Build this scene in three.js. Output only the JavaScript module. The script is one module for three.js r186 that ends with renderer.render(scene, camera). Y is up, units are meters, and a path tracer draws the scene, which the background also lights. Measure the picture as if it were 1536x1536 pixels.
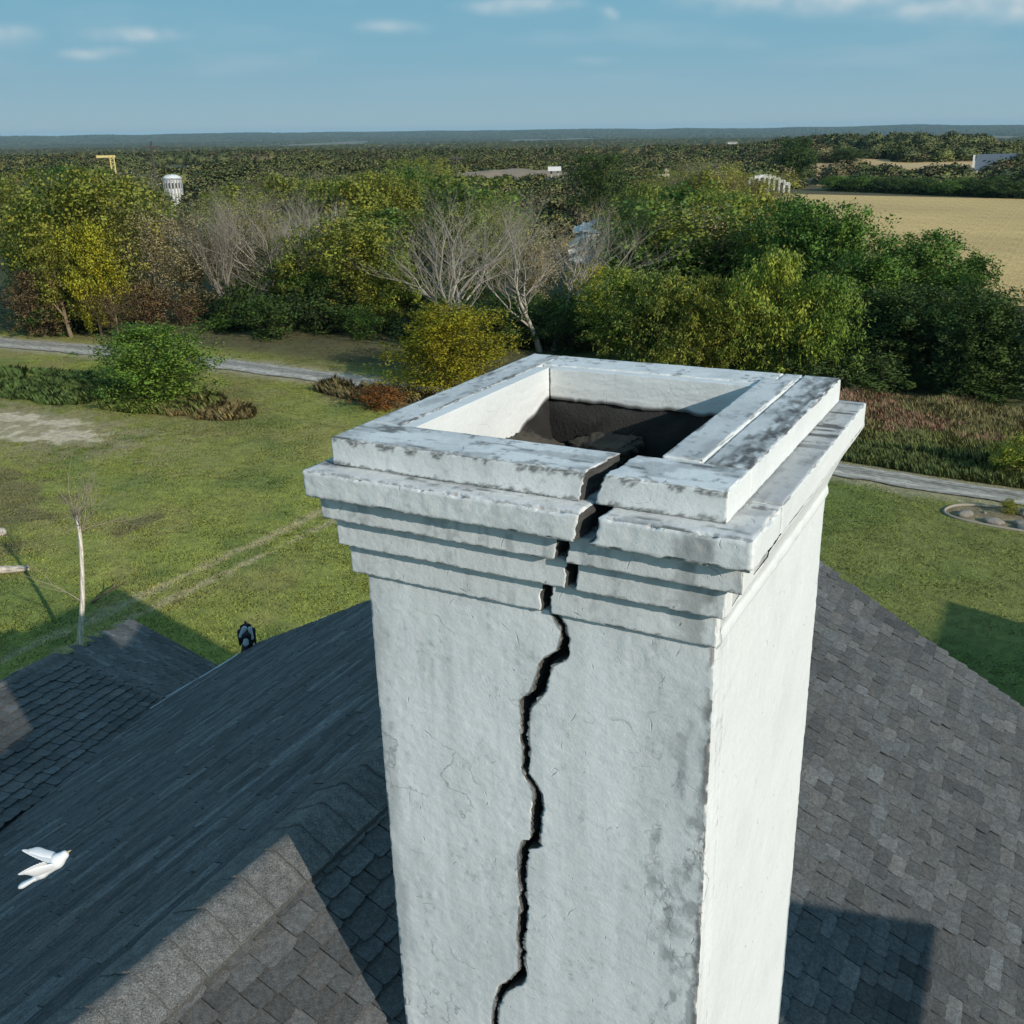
import * as THREE from 'three';
import { mergeGeometries } from 'three/addons/utils/BufferGeometryUtils.js';
import { MarchingCubes } from 'three/addons/objects/MarchingCubes.js';

// ------------------------------------------------------------------ camera, sky, sun, exposure
const scene = new THREE.Scene();
const CAM = new THREE.Vector3(1.0829, 0.7352, 2.032);
const camera = new THREE.PerspectiveCamera(54.393, 1, 0.05, 20000);
camera.position.copy(CAM);
camera.rotation.set(THREE.MathUtils.degToRad(-20.917), THREE.MathUtils.degToRad(28.718), THREE.MathUtils.degToRad(-0.698), 'YXZ');
scene.add(camera); camera.updateMatrixWorld(true);
const renderer = new THREE.WebGLRenderer({ antialias: true });
renderer.setSize(1024, 1024);
renderer.toneMapping = THREE.LinearToneMapping;
renderer.toneMappingExposure = 1.12;
renderer.shadowMap.enabled = true;

const SUN = new THREE.Vector3(0.9, 0.412, 0.39).normalize();
const sun = new THREE.DirectionalLight(new THREE.Color(1.0, 0.945, 0.85), 3.5);
sun.position.copy(SUN).multiplyScalar(120).add(new THREE.Vector3(-12, -6, -20));
sun.target.position.set(-12, -6, -20);
sun.castShadow = true; sun.shadow.mapSize.set(4096, 4096);
Object.assign(sun.shadow.camera, { left: -70, right: 70, top: 70, bottom: -70, near: 1, far: 320 });
scene.add(sun, sun.target);

// seeded noise
function RNG(s) { let a = s >>> 0; return () => { a = (a + 0x6D2B79F5) >>> 0; let t = a; t = Math.imul(t ^ (t >>> 15), t | 1); t ^= t + Math.imul(t ^ (t >>> 7), t | 61); return ((t ^ (t >>> 14)) >>> 0) / 4294967296; }; }
const hsh = (x, y, z) => { let h = (Math.imul(x, 374761393) ^ Math.imul(y, 668265263) ^ Math.imul(z, 1274126177)) | 0; h = Math.imul(h ^ (h >>> 13), 1274126177); h ^= h >>> 16; return (h >>> 0) / 4294967296; };
const sm = (t) => t * t * (3 - 2 * t), mix = (a, b, t) => a + (b - a) * t, clamp = (v, a = 0, b = 1) => Math.min(b, Math.max(a, v));
const sstep = (a, b, x) => sm(clamp((x - a) / (b - a)));
function noise3(x, y, z) {
  const i = Math.floor(x), j = Math.floor(y), k = Math.floor(z), u = sm(x - i), v = sm(y - j), w = sm(z - k);
  const L = (jj, kk) => mix(hsh(i, jj, kk), hsh(i + 1, jj, kk), u);
  return mix(mix(L(j, k), L(j + 1, k), v), mix(L(j, k + 1), L(j + 1, k + 1), v), w);
}
function noise2(x, y, s = 7) {
  const i = Math.floor(x), j = Math.floor(y), u = sm(x - i), v = sm(y - j);
  return mix(mix(hsh(i, j, s), hsh(i + 1, j, s), u), mix(hsh(i, j + 1, s), hsh(i + 1, j + 1, s), u), v);
}
function fbm3(x, y, z, o = 4) { let a = 0.5, s = 0, n = 0; for (let i = 0; i < o; i++) { s += a * noise3(x, y, z); n += a; a *= 0.5; x = x * 2.03 + 3.1; y = y * 2.03 + 7.7; z = z * 2.03 + 1.3; } return s / n; }
function fbm2(x, y, o = 4, s = 7) { let a = 0.5, t = 0, n = 0; for (let i = 0; i < o; i++) { t += a * noise2(x, y, s + i); n += a; a *= 0.5; x = x * 2.03 + 3.1; y = y * 2.03 + 7.7; } return t / n; }
// noise that tiles with period p (integer cells)
function tnoise(x, y, p, s) {
  const i = Math.floor(x), j = Math.floor(y), u = sm(x - i), v = sm(y - j), m = (a) => ((a % p) + p) % p;
  return mix(mix(hsh(m(i), m(j), s), hsh(m(i + 1), m(j), s), u), mix(hsh(m(i), m(j + 1), s), hsh(m(i + 1), m(j + 1), s), u), v);
}

const YAW = THREE.MathUtils.degToRad(28.718);
{ // the sky: clear autumn air, paler at the horizon, thin clouds
  const W = 2048, H = 1024, d = new Float32Array(W * H * 4);
  const A0 = Math.atan2(-Math.cos(YAW), -Math.sin(YAW));
  // small clouds: azimuth and elevation in degrees about the view
  const puffs = [[5.3, 5.6, 0.75, 0.4, 0.75], [-18.3, 4.7, 2.8, 0.42, 0.6], [-20.3, 3.9, 1.6, 0.3, 0.5], [-6, 5.05, 2.4, 0.32, 0.42], [-25, 4.5, 2.4, 0.7, 0.5], [16.5, 6.4, 8, 1.25, 0.8], [24, 5.4, 7, 1.0, 0.75], [1, 6.1, 3.4, 0.4, 0.55], [4.5, 3.4, 1.4, 0.2, 0.2]];
  for (let r = 0; r < H; r++) {
    const el = (r + 0.5) / H * 180 - 90;
    for (let c = 0; c < W; c++) {
      const az = (c + 0.5) / W * Math.PI * 2 - Math.PI;
      let e = Math.max(el, 0), k = (r * W + c) * 4, R, G, B;
      const t1 = 1 - Math.exp(-e / 3.6), t2 = sstep(6, 70, e);
      R = mix(0.315, 0.142, t1); G = mix(0.425, 0.362, t1); B = mix(0.47, 0.50, t1);
      R = mix(R, 0.085, t2); G = mix(G, 0.225, t2); B = mix(B, 0.40, t2);
      let rel = (az - A0) * 180 / Math.PI; rel = ((rel + 540) % 360) - 180;
      let cl = 0;
      const cx = Math.cos(az), cz = Math.sin(az);
      const wob = fbm3(cx * 26 + 5, e * 0.75, cz * 26, 4) - 0.5, wob2 = fbm3(cx * 60 + 9, e * 1.9, cz * 60, 4);
      for (const [pa, pe, wa, we, s] of puffs) {
        const q = Math.hypot((rel - pa + wob * 2.2) / wa, (e - pe + wob * 0.7) / we);
        cl = Math.max(cl, s * sstep(1.25, 0.1, q) * clamp(0.1 + 1.5 * wob2 * wob2 + 0.5 * wob2));
      }
      const high = fbm3(cx * 5 / (1 + e * 0.02), e * 0.16, cz * 5 / (1 + e * 0.02), 5);
      cl = Math.max(cl, 0.6 * sstep(0.54, 0.74, high) * sstep(8, 16, e));
      cl = Math.max(cl, 0.10 * sstep(0.45, 0.75, fbm3(cx * 9, e * 0.9, cz * 9, 4)) * sstep(1, 4, e));
      R = mix(R, 0.62, cl); G = mix(G, 0.66, cl); B = mix(B, 0.67, cl);
      d[k] = R; d[k + 1] = G; d[k + 2] = B; d[k + 3] = 1;
    }
  }
  const t = new THREE.DataTexture(d, W, H, THREE.RGBAFormat, THREE.FloatType);
  t.mapping = THREE.EquirectangularReflectionMapping; t.magFilter = t.minFilter = THREE.LinearFilter; t.needsUpdate = true;
  scene.background = t; scene.environment = t;
}
scene.fog = new THREE.FogExp2(new THREE.Color(0.5, 0.8, 1.0), 0.00008);

// ------------------------------------------------------------------ helpers
const used = new Map();
function numbered(n) { const k = used.get(n) ?? 0; used.set(n, k + 1); return k ? n + '_' + String(k).padStart(3, '0') : n; }
function tag(o, label, category, group) { if (label) o.userData.label = label; if (category) o.userData.category = category; if (group) o.userData.group = group; return o; }
function thing(name, label, category, pos = [0, 0, 0], group) { const g = new THREE.Group(); g.name = numbered(name); g.position.set(...pos); scene.add(g); return tag(g, label, category, group); }
function part(name, geo, mat, parent, label) { const m = new THREE.Mesh(geo, mat); m.name = parent === scene ? numbered(name) : name; m.castShadow = m.receiveShadow = true; parent.add(m); if (label) m.userData.label = label; return m; }
const lin = (r, g, b) => new THREE.Color().setRGB(r, g, b);
const V = (x, y, z) => new THREE.Vector3(x, y, z);
const raw = (list) => list.filter(Boolean);
function rayDir(px, py) { // pixel of the 1536 photograph -> world direction
  const f = 1494.58; return V(px - 768, 768 - py, -f).normalize().applyQuaternion(camera.quaternion);
}
const GY = -9.265; // lawn level
function terrain(x, z) {
  const dx = x - CAM.x, dz = z - CAM.z, r = Math.hypot(dx, dz);
  let y = GY;
  if (r > 180) {
    const a = Math.atan2(dx, -dz) + YAW;
    y += 3.6 * sstep(195, 300, r) * (1 - sstep(400, 560, r)) * sstep(0.2, 0.29, a);
    y += -13 * sstep(260, 1100, r) - 11 * sstep(900, 4000, r);
    y += sstep(260, 700, r) * 5 * (fbm2(x / 260, z / 260, 3, 21) - 0.5);
    y += sstep(1200, 3000, r) * 16 * (fbm2(x / 900, z / 900, 3, 31) - 0.5);
    const az = Math.atan2(dx, -dz);
    y += sstep(4200, 6600, r) * (34 + 3 * (noise2(az * 7, 3, 41) - 0.5) + 6 * (noise2(az * 30, 7, 43) - 0.5));
  }
  return y;
}
function onGround(px, py) { // where the line of sight through a pixel meets the terrain
  const d = rayDir(px, py); let t = 1, p = V(0, 0, 0);
  for (let i = 0; i < 4000; i++) { p.copy(CAM).addScaledVector(d, t); const g = p.y - terrain(p.x, p.z); if (g < 0.002) break; t += Math.max(0.003, g * 0.7); if (t > 9000) break; }
  p.y = terrain(p.x, p.z); return p;
}
function atDist(px, dist) { // on the ground under the horizon column px, dist metres away
  const d = rayDir(px, 197); d.y = 0; d.normalize(); const p = V(CAM.x + d.x * dist, 0, CAM.z + d.z * dist); p.y = terrain(p.x, p.z); return p;
}
function heightTo(p, py, px) { // height above p reached by the sight line at row py, same distance
  const d = rayDir(px, py), h = Math.hypot(d.x, d.z), r = Math.hypot(p.x - CAM.x, p.z - CAM.z); return CAM.y + d.y / h * r - p.y;
}
function dataTex(n, fn, srgb, rep = true) {
  const a = new Uint8Array(n * n * 4);
  for (let j = 0; j < n; j++) for (let i = 0; i < n; i++) { const c = fn(i, j), k = (j * n + i) * 4; a[k] = clamp(c[0]) * 255; a[k + 1] = clamp(c[1]) * 255; a[k + 2] = clamp(c[2]) * 255; a[k + 3] = 255; }
  const t = new THREE.DataTexture(a, n, n); t.magFilter = THREE.LinearFilter; t.minFilter = THREE.LinearMipmapLinearFilter; t.generateMipmaps = true;
  if (rep) t.wrapS = t.wrapT = THREE.RepeatWrapping; if (srgb) t.colorSpace = THREE.SRGBColorSpace; t.needsUpdate = true; return t;
}
const toS = (v) => v <= 0.0031308 ? v * 12.92 : 1.055 * Math.pow(v, 1 / 2.4) - 0.055;

const clearing = (x, z, r) => fbm2(x / (60 + r * 0.06) + 4, z / (60 + r * 0.06), 3, 93) + (r > 4600 ? 0.2 : 0.0);
// ------------------------------------------------------------------ ground to the horizon
{
  const rings = [], N = 360; for (let r = 0.5, i = 0; r < 9500; i++) { rings.push(r); r *= 1.045; r += 0.05; }
  const pos = [], col = [], uv = [], idx = [];
  rings.forEach((r) => { for (let a = 0; a <= N; a++) {
    const t = a / N * Math.PI * 2, x = CAM.x + Math.sin(t) * r, z = CAM.z - Math.cos(t) * r; pos.push(x, terrain(x, z) - 0.012, z); uv.push(x / 6, z / 6);
    const n = fbm2(x / 18, z / 18, 4, 5), n2 = fbm2(x / 140, z / 140, 3, 9), dry = sstep(0.42, 0.62, n2) * 0.6;
    const wd = sstep(300, 900, r); const dryk = dry * (1 - wd), open = clearing(x, z, r) < 0.41 ? 0.65 + 0.5 * n : 0;
    col.push(mix(mix(0.085, 0.2, dryk), mix(0.045, 0.33, open), wd) * (0.7 + 0.6 * n), mix(mix(0.10, 0.155, dryk), mix(0.06, 0.26, open), wd) * (0.7 + 0.6 * n), mix(mix(0.035, 0.07, dryk), mix(0.03, 0.14, open), wd) * (0.7 + 0.6 * n));
  } });
  for (let i = 0; i < rings.length - 1; i++) for (let a = 0; a < N; a++) { const p = i * (N + 1) + a, q = p + N + 1; idx.push(p, p + 1, q, p + 1, q + 1, q); }
  const g = new THREE.BufferGeometry(); g.setAttribute('position', new THREE.Float32BufferAttribute(pos, 3)); g.setAttribute('color', new THREE.Float32BufferAttribute(col, 3)); g.setAttribute('uv', new THREE.Float32BufferAttribute(uv, 2)); g.setIndex(idx); g.computeVertexNormals();
  const m = part('ground', g, new THREE.MeshStandardMaterial({ vertexColors: true, roughness: 1, map: dataTex(256, (i, j) => { const v = 0.62 + 0.38 * tnoise(i / 8, j / 8, 32, 3) * (0.6 + 0.4 * tnoise(i / 2, j / 2, 128, 4)); return [v, v, v * 0.95]; }, true) }), scene);
  m.userData.kind = 'structure';
}
// path centreline and lawn colours (world metres)
const pathPts = [[-80, -30.2], [-60, -30.2], [-47.2, -30.6], [-41, -31.3], [-33, -31.8], [-28.5, -31.75], [-23.5, -31.6], [-14, -30.6], [-4.1, -28.75], [1.1, -28.4], [9, -28.6], [30, -30]];
function pathZ(x) { let i = 0; while (i < pathPts.length - 2 && pathPts[i + 1][0] < x) i++; const [a, b] = [pathPts[i], pathPts[i + 1]], [p, q] = [pathPts[Math.max(0, i - 1)], pathPts[Math.min(pathPts.length - 1, i + 2)]]; const t = (x - a[0]) / (b[0] - a[0]);
  const m0 = (b[1] - p[1]) / (b[0] - p[0]) * (b[0] - a[0]), m1 = (q[1] - a[1]) / (q[0] - a[0]) * (b[0] - a[0]), t2 = t * t, t3 = t2 * t; return (2 * t3 - 3 * t2 + 1) * a[1] + (t3 - 2 * t2 + t) * m0 + (-2 * t3 + 3 * t2) * b[1] + (t3 - t2) * m1; }
const pathHalf = (x) => mix(0.95, 0.62, sstep(-40, -10, x));
const bed = { x: 1.75, z: -26.55, a: 2.65, b: 0.95 };
function lawnAt(x, z) { // returns [r,g,b, bare]
  const n = fbm2(x * 0.55, z * 0.55, 4, 11), n2 = fbm2(x * 0.13, z * 0.13, 3, 12), n3 = fbm2(x * 2.3, z * 2.3, 3, 13), n4 = noise2(x * 9, z * 9, 14);
  let r = 0.235, g = 0.25, b = 0.05, bare = 0;
  const m = (R, G, B, t) => { r = mix(r, R, t); g = mix(g, G, t); b = mix(b, B, t); };
  m(0.105, 0.142, 0.032, sstep(-13, 0, x) * 0.85);                                  // lusher on the right
  m(0.27, 0.24, 0.07, 0.75 * sstep(0.47, 0.68, n) * sstep(0, -14, x));            // drier patches
  m(0.22, 0.215, 0.055, 0.6 * sstep(0.45, 0.65, n2));
  m(0.13, 0.17, 0.035, 0.7 * sstep(0.52, 0.7, fbm2(x * 0.4 + 30, z * 0.4, 3, 16)));
  m(0.20, 0.17, 0.075, 0.55 * sstep(-19, -28, x) * sstep(0.38, 0.6, n3 * 0.5 + n * 0.5)); // rough ground on the left
  const tr = -16.2 - 0.25 * Math.sin((z + 14) * 0.4) + (n - 0.5) * 0.5;
  for (const [o, w] of [[-0.3, 0.1], [0.45, 0.075]]) m(0.40, 0.33, 0.17, 0.85 * sstep(w * 2.6, w * 0.4, Math.abs(x - tr - o) + (n3 - 0.5) * 0.35) * sstep(-21.5, -18.5, z) * sstep(0.25, 0.5, n3 + 0.15));
  const sq = Math.hypot((x + 32.3) / 4.3, (z + 20.6) / 1.5) + (n3 - 0.5) * 0.7;      // bare sandy patch
  let t = sstep(1.15, 0.72, sq); m(0.60, 0.49, 0.34, t); bare = Math.max(bare, t);
  t = sstep(2.3, 1.1, sq) * sstep(0.35, 0.6, n3); m(0.28, 0.23, 0.12, t * 0.8); bare = Math.max(bare, t * 0.5);
  const bq = Math.hypot((x + 29.2) / 4.4, (z + 25.6) / 1.9) + (n3 - 0.5) * 0.8; t = sstep(1.2, 0.5, bq); m(0.2, 0.135, 0.06, t * 0.8); bare = Math.max(bare, t * 0.35);
  const b2 = Math.hypot((x + 21.5) / 4.5, (z + 30) / 1.6) + (n3 - 0.5) * 0.7; m(0.13, 0.09, 0.045, 0.8 * sstep(1.2, 0.6, b2));
  const pd = Math.abs(z - pathZ(x)) - pathHalf(x); t = sstep(0.9, 0.05, pd + (n3 - 0.5) * 0.9); m(0.33, 0.29, 0.17, t * 0.85); bare = Math.max(bare, t * 0.8);
  const e = Math.hypot((x - bed.x) / bed.a, (z - bed.z) / bed.b); t = sstep(1.03, 0.97, e); m(0.22, 0.175, 0.1, t); bare = Math.max(bare, t);
  t = sstep(0.35, 0.05, pd) * sstep(0.5, 0.6, n3); bare = Math.max(bare, t);
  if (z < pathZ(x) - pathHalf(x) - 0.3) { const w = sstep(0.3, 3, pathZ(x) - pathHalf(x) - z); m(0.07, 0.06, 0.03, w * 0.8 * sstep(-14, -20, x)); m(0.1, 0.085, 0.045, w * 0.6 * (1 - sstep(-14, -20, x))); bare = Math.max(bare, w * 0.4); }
  if (x < -20 && z > -17 && z < -9) m(0.15, 0.12, 0.055, 0.7 * sstep(0.45, 0.6, fbm2(x * 0.5, z * 0.7, 3, 17)));
  const f = 1.5 * (0.72 + 0.56 * n4 * (0.5 + 0.5 * noise2(x * 21, z * 21, 15))) * (0.82 + 0.36 * n3);
  return [r * f, g * f, b * f, bare];
}
{
  const X0 = -62, X1 = 14, Z0 = -46, Z1 = 10, n = 2048;
  const tex = dataTex(n, (i, j) => { const c = lawnAt(X0 + (i + 0.5) / n * (X1 - X0), Z0 + (j + 0.5) / n * (Z1 - Z0)); return [toS(c[0]), toS(c[1]), toS(c[2])]; }, true, false);
  const g = new THREE.PlaneGeometry(X1 - X0, Z1 - Z0, 300, 220), p = g.attributes.position, uv = g.attributes.uv;
  for (let i = 0; i < p.count; i++) {
    const x = p.getX(i) + (X0 + X1) / 2, z = -p.getY(i) + (Z0 + Z1) / 2;
    p.setXYZ(i, x, GY + 0.03 * (fbm2(x * 0.8, z * 0.8, 3, 18) - 0.5), z); uv.setXY(i, (x - X0) / (X1 - X0), (z - Z0) / (Z1 - Z0));
  }
  g.computeVertexNormals();
  const gr = dataTex(512, (i, j) => { const v = tnoise(i / 2, j / 2, 256, 3) * 0.6 + tnoise(i / 9, j / 9, 57, 4) * 0.4; return [v, v, v]; }, false);
  gr.repeat.set(40, 30);
  const m = part('lawn', g, new THREE.MeshStandardMaterial({ map: tex, roughness: 1, bumpMap: gr, bumpScale: 0.05 }), scene); m.userData.kind = 'structure';
  // gravel path
  const pos = [], idx = [], uvs = [], cols = [], S = 420, K = 8;
  for (let i = 0; i <= S; i++) { const x = -80 + 110 * i / S, zc = pathZ(x), w = pathHalf(x); for (let k = 0; k <= K; k++) { const o = (k / K * 2 - 1), zz = zc + o * (w + 0.34 * (fbm2(x * 1.3, k > K / 2 ? 5 : 9, 3, 19) - 0.5)); pos.push(x, GY + 0.035 + 0.012 * (1 - o * o), zz); uvs.push(x / 2, zz / 2); const wv = [0.8, 1.1, 0.82, 0.7, 0.78, 1.05, 1.25, 1.0, 0.6][k] * (0.85 + 0.3 * fbm2(x * 0.9, k * 3, 3, 20)); cols.push(wv, wv, wv * 0.98); } }
  for (let i = 0; i < S; i++) for (let k = 0; k < K; k++) { const p0 = i * (K + 1) + k, q = p0 + K + 1; idx.push(p0, p0 + 1, q, p0 + 1, q + 1, q); }
  const pg = new THREE.BufferGeometry(); pg.setAttribute('position', new THREE.Float32BufferAttribute(pos, 3)); pg.setAttribute('uv', new THREE.Float32BufferAttribute(uvs, 2)); pg.setAttribute('color', new THREE.Float32BufferAttribute(cols, 3)); pg.setIndex(idx); pg.computeVertexNormals();
  const gt = dataTex(512, (i, j) => { const a = tnoise(i / 3, j / 3, 171, 6), b = tnoise(i / 40, j / 17, 30, 8), c = tnoise(i / 120, j / 9, 57, 9), v = (0.5 + 0.25 * a + 0.2 * b) * (0.86 + 0.28 * c); return [v, v * 0.985, v * 0.96]; }, true);
  const pm = part('path', pg, new THREE.MeshStandardMaterial({ map: gt, vertexColors: true, color: lin(0.8, 0.75, 0.68), roughness: 0.95, bumpMap: gt, bumpScale: 0.01 }), scene); pm.userData.kind = 'structure';
}

// ------------------------------------------------------------------ materials: stucco, soot, shingle, bark, leaf
const texN = 1024;
const stuccoH = new Float32Array(texN * texN), stuccoC = new Float32Array(texN * texN);
{
  const R = RNG(71), P = texN;
  for (let j = 0; j < P; j++) for (let i = 0; i < P; i++) {
    const u = i / P, v = j / P, k = j * P + i;
    const coarse = tnoise(u * 9, v * 7, 63, 1) * 0 + tnoise(u * 8, v * 8, 8, 1), mid = tnoise(u * 40, v * 30, 1200, 2), f1 = tnoise(u * 128, v * 128, 128, 3), f2 = tnoise(u * 330, v * 330, 330, 4);
    stuccoH[k] = 0.40 + 0.22 * (coarse - 0.5) + 0.16 * (tnoise(u * 32, v * 32, 32, 2) - 0.5) + 0.16 * (f1 - 0.5) + 0.13 * (f2 - 0.5) + (f2 > 0.93 ? -0.25 : 0);
    stuccoC[k] = 0.97 + 0.05 * (f1 - 0.5) + 0.06 * (f2 - 0.5) + 0.05 * (coarse - 0.5) - (f2 > 0.955 ? 0.25 : 0) + mid * 0;
  }
  const stroke = (x, y, ang, len, wob, wid, dh, dc) => { for (let s = 0; s < len; s += 0.6) { ang += (R() - 0.5) * wob; x += Math.cos(ang) * 0.6; y += Math.sin(ang) * 0.6; const ww = wid * Math.sin(Math.PI * (s + 1) / (len + 1)); for (let a = -4; a <= 4; a++) for (let b = -4; b <= 4; b++) { const w = clamp(1 - Math.hypot(a, b) / (ww + 0.3)); if (w <= 0) continue; const k = ((Math.floor(y + a) % P + P) % P) * P + ((Math.floor(x + b) % P + P) % P); stuccoH[k] = Math.min(stuccoH[k], stuccoH[k] - dh * w * 0.5); stuccoC[k] -= dc * w * 0.5; } } };
  for (let i = 0; i < 90; i++) stroke(R() * P, R() * P, (R() < 0.6 ? 1.57 : 0.4) + (R() - 0.5) * 1.4, 6 + Math.pow(R(), 2) * 46, 0.25, 1.1 + R() * 1.5, 0.28, 0.18); // flaked paint and trowel nicks
  for (let i = 0; i < 9; i++) stroke(R() * P, R() * P, (R() - 0.5) * 6, 50 + R() * 130, 0.22, 1.2, 0.2, 0.12);
  for (let i = 0; i < 240; i++) stroke(R() * P, R() * P, 1.57 + (R() - 0.5) * 0.3, 20 + R() * 80, 0.12, 2.8, -0.05, -0.01);
}
const stuccoMap = dataTex(texN, (i, j) => { const v = stuccoC[j * texN + i]; return [toS(clamp(v)), toS(clamp(v)), toS(clamp(v * 0.995))]; }, true);
const stuccoBump = dataTex(texN, (i, j) => { const v = clamp(stuccoH[j * texN + i]); return [v, v, v]; }, false);
const M = {};
M.stucco = new THREE.MeshStandardMaterial({ map: stuccoMap, bumpMap: stuccoBump, bumpScale: 0.0024, vertexColors: true, roughness: 0.9 });
M.core = new THREE.MeshStandardMaterial({ bumpMap: stuccoBump, bumpScale: 0.008, vertexColors: true, roughness: 1 });

// a box whose faces are fine grids: rounded, roughened and chipped; x0/x1 may follow y (and z) so that a piece can end in a crack
function roughBox(o) {
  const { y0, y1, z0, z1, step = 0.01, r = 0.0035, amp = 0.0016, chip = 0.5, color, seed = 0 } = o, fx0 = typeof o.x0 === 'function' ? o.x0 : () => o.x0, fx1 = typeof o.x1 === 'function' ? o.x1 : () => o.x1;
  const wx = Math.abs(fx1(y1, z1) - fx0(y1, z1));
  const line = (len, st) => { const n = Math.max(2, Math.round(len / st)), a = [0]; const e = Math.min(0.45, r * 0.5 / len), e2 = Math.min(0.48, r * 1.3 / len); a.push(e, e2); for (let i = 1; i < n; i++) { const t = i / n; if (t > e2 * 1.3 && t < 1 - e2 * 1.3) a.push(t); } a.push(1 - e2, 1 - e, 1); return a; };
  const U = line(wx, step), Vv = line(y1 - y0, o.stepY ?? step), Wd = line(z1 - z0, o.stepZ ?? step);
  const pos = [], nrm = [], uv = [], col = [], idx = [], quads = [];
  const dy = y1 - y0, dz = z1 - z0;
  const at = (u, v, w) => {
    let y = y0 + v * dy, z = z0 + w * dz; const xa = fx0(y, z), xb = fx1(y, z), dx = xb - xa; let x = xa + u * dx;
    const rr = Math.min(r, dx * 0.4, dy * 0.4, dz * 0.4);
    const cx = clamp(x, xa + rr, xb - rr), cy = clamp(y, y0 + rr, y1 - rr), cz = clamp(z, z0 + rr, z1 - rr);
    let ex = x - cx, ey = y - cy, ez = z - cz; const L = Math.hypot(ex, ey, ez) || 1;
    const nx = ex / L, ny = ey / L, nz = ez / L; x = cx + nx * rr; y = cy + ny * rr; z = cz + nz * rr;
    const edges = (Math.abs(ex) > 1e-9 ? 1 : 0) + (Math.abs(ey) > 1e-9 ? 1 : 0) + (Math.abs(ez) > 1e-9 ? 1 : 0);
    let d = amp * ((fbm3(x * 48 + seed, y * 48, z * 48, 4) - 0.5) * 2.2 + (fbm3(x * 5 + seed, y * 5, z * 5, 2) - 0.5) * 1.6);
    if (edges > 1) { const c = fbm3(x * 34 + seed * 3, y * 34, z * 34, 4); d -= chip * 0.013 * sstep(0.56, 0.66, c) + chip * 0.004 * noise3(x * 110, y * 110, z * 110); }
    return [x + nx * d, y + ny * d, z + nz * d, nx, ny, nz];
  };
  const map = new Map(); let nid = 0;
  const face = (A, B, f, ax, sign) => {
    const base = pos.length / 3, n = A.length;
    for (const b of B) for (const a of A) {
      const [u, v, w] = f(a, b), p = at(u, v, w); pos.push(p[0], p[1], p[2]);
      const key = `${Math.round(u * 1e5)},${Math.round(v * 1e5)},${Math.round(w * 1e5)}`; let id = map.get(key); if (id === undefined) { id = nid++; map.set(key, id); } quads.push(id);
      if (o.uvM && ax === 2) uv.push(p[0], p[1]); else if (ax === 0) uv.push(p[2] / 1.1 + seed * 0.37, p[1] / 1.1); else if (ax === 1) uv.push(p[0] / 1.1 + seed * 0.37, p[2] / 1.1); else uv.push(p[0] / 1.1 + seed * 0.37, p[1] / 1.1);
      const c = color ? color(p[0], p[1], p[2], ax, sign) : [0.78, 0.78, 0.77]; col.push(c[0], c[1], c[2]);
    }
    // winding so that the face looks outward
    const g = (k) => [pos[k * 3], pos[k * 3 + 1], pos[k * 3 + 2]], m = base + Math.floor(B.length / 2) * n + Math.floor(n / 2), a0 = g(m), b0 = g(m - 1), c0 = g(m - n);
    const e1 = b0.map((q, i) => a0[i] - q), e2 = c0.map((q, i) => a0[i] - q), cr = [e1[1] * e2[2] - e1[2] * e2[1], e1[2] * e2[0] - e1[0] * e2[2], e1[0] * e2[1] - e1[1] * e2[0]], ok = cr[ax] * sign > 0;
    for (let j = 0; j < B.length - 1; j++) for (let i = 0; i < n - 1; i++) { const a = base + j * n + i, b = a + 1, c = a + n, d = c + 1; if (ok) idx.push(a, b, d, a, d, c); else idx.push(a, d, b, a, c, d); }
  };
  const only = o.faces ?? 'xXyYzZ';
  if (only.includes('Z')) face(U, Vv, (a, b) => [a, b, 1], 2, 1);
  if (only.includes('z')) face(U, Vv, (a, b) => [a, b, 0], 2, -1);
  if (only.includes('X')) face(Wd, Vv, (a, b) => [1, b, a], 0, 1);
  if (only.includes('x')) face(Wd, Vv, (a, b) => [0, b, a], 0, -1);
  if (only.includes('Y')) face(U, Wd, (a, b) => [a, 1, b], 1, 1);
  if (only.includes('y')) face(U, Wd, (a, b) => [a, 0, b], 1, -1);
  const acc = new Float32Array(nid * 3);
  for (let t = 0; t < idx.length; t += 3) { const [a, b, c] = [idx[t] * 3, idx[t + 1] * 3, idx[t + 2] * 3]; const ux = pos[b] - pos[a], uy = pos[b + 1] - pos[a + 1], uz = pos[b + 2] - pos[a + 2], vx = pos[c] - pos[a], vy = pos[c + 1] - pos[a + 1], vz = pos[c + 2] - pos[a + 2]; const n = [uy * vz - uz * vy, uz * vx - ux * vz, ux * vy - uy * vx]; for (const q of [idx[t], idx[t + 1], idx[t + 2]]) { const id = quads[q] * 3; acc[id] += n[0]; acc[id + 1] += n[1]; acc[id + 2] += n[2]; } }
  for (const id of quads) { const L = Math.hypot(acc[id * 3], acc[id * 3 + 1], acc[id * 3 + 2]) || 1; nrm.push(acc[id * 3] / L, acc[id * 3 + 1] / L, acc[id * 3 + 2] / L); }
  const g = new THREE.BufferGeometry(); g.setAttribute('position', new THREE.Float32BufferAttribute(pos, 3)); g.setAttribute('normal', new THREE.Float32BufferAttribute(nrm, 3)); g.setAttribute('uv', new THREE.Float32BufferAttribute(uv, 2)); g.setAttribute('color', new THREE.Float32BufferAttribute(col, 3)); g.setIndex(idx);
  return g;
}

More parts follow.
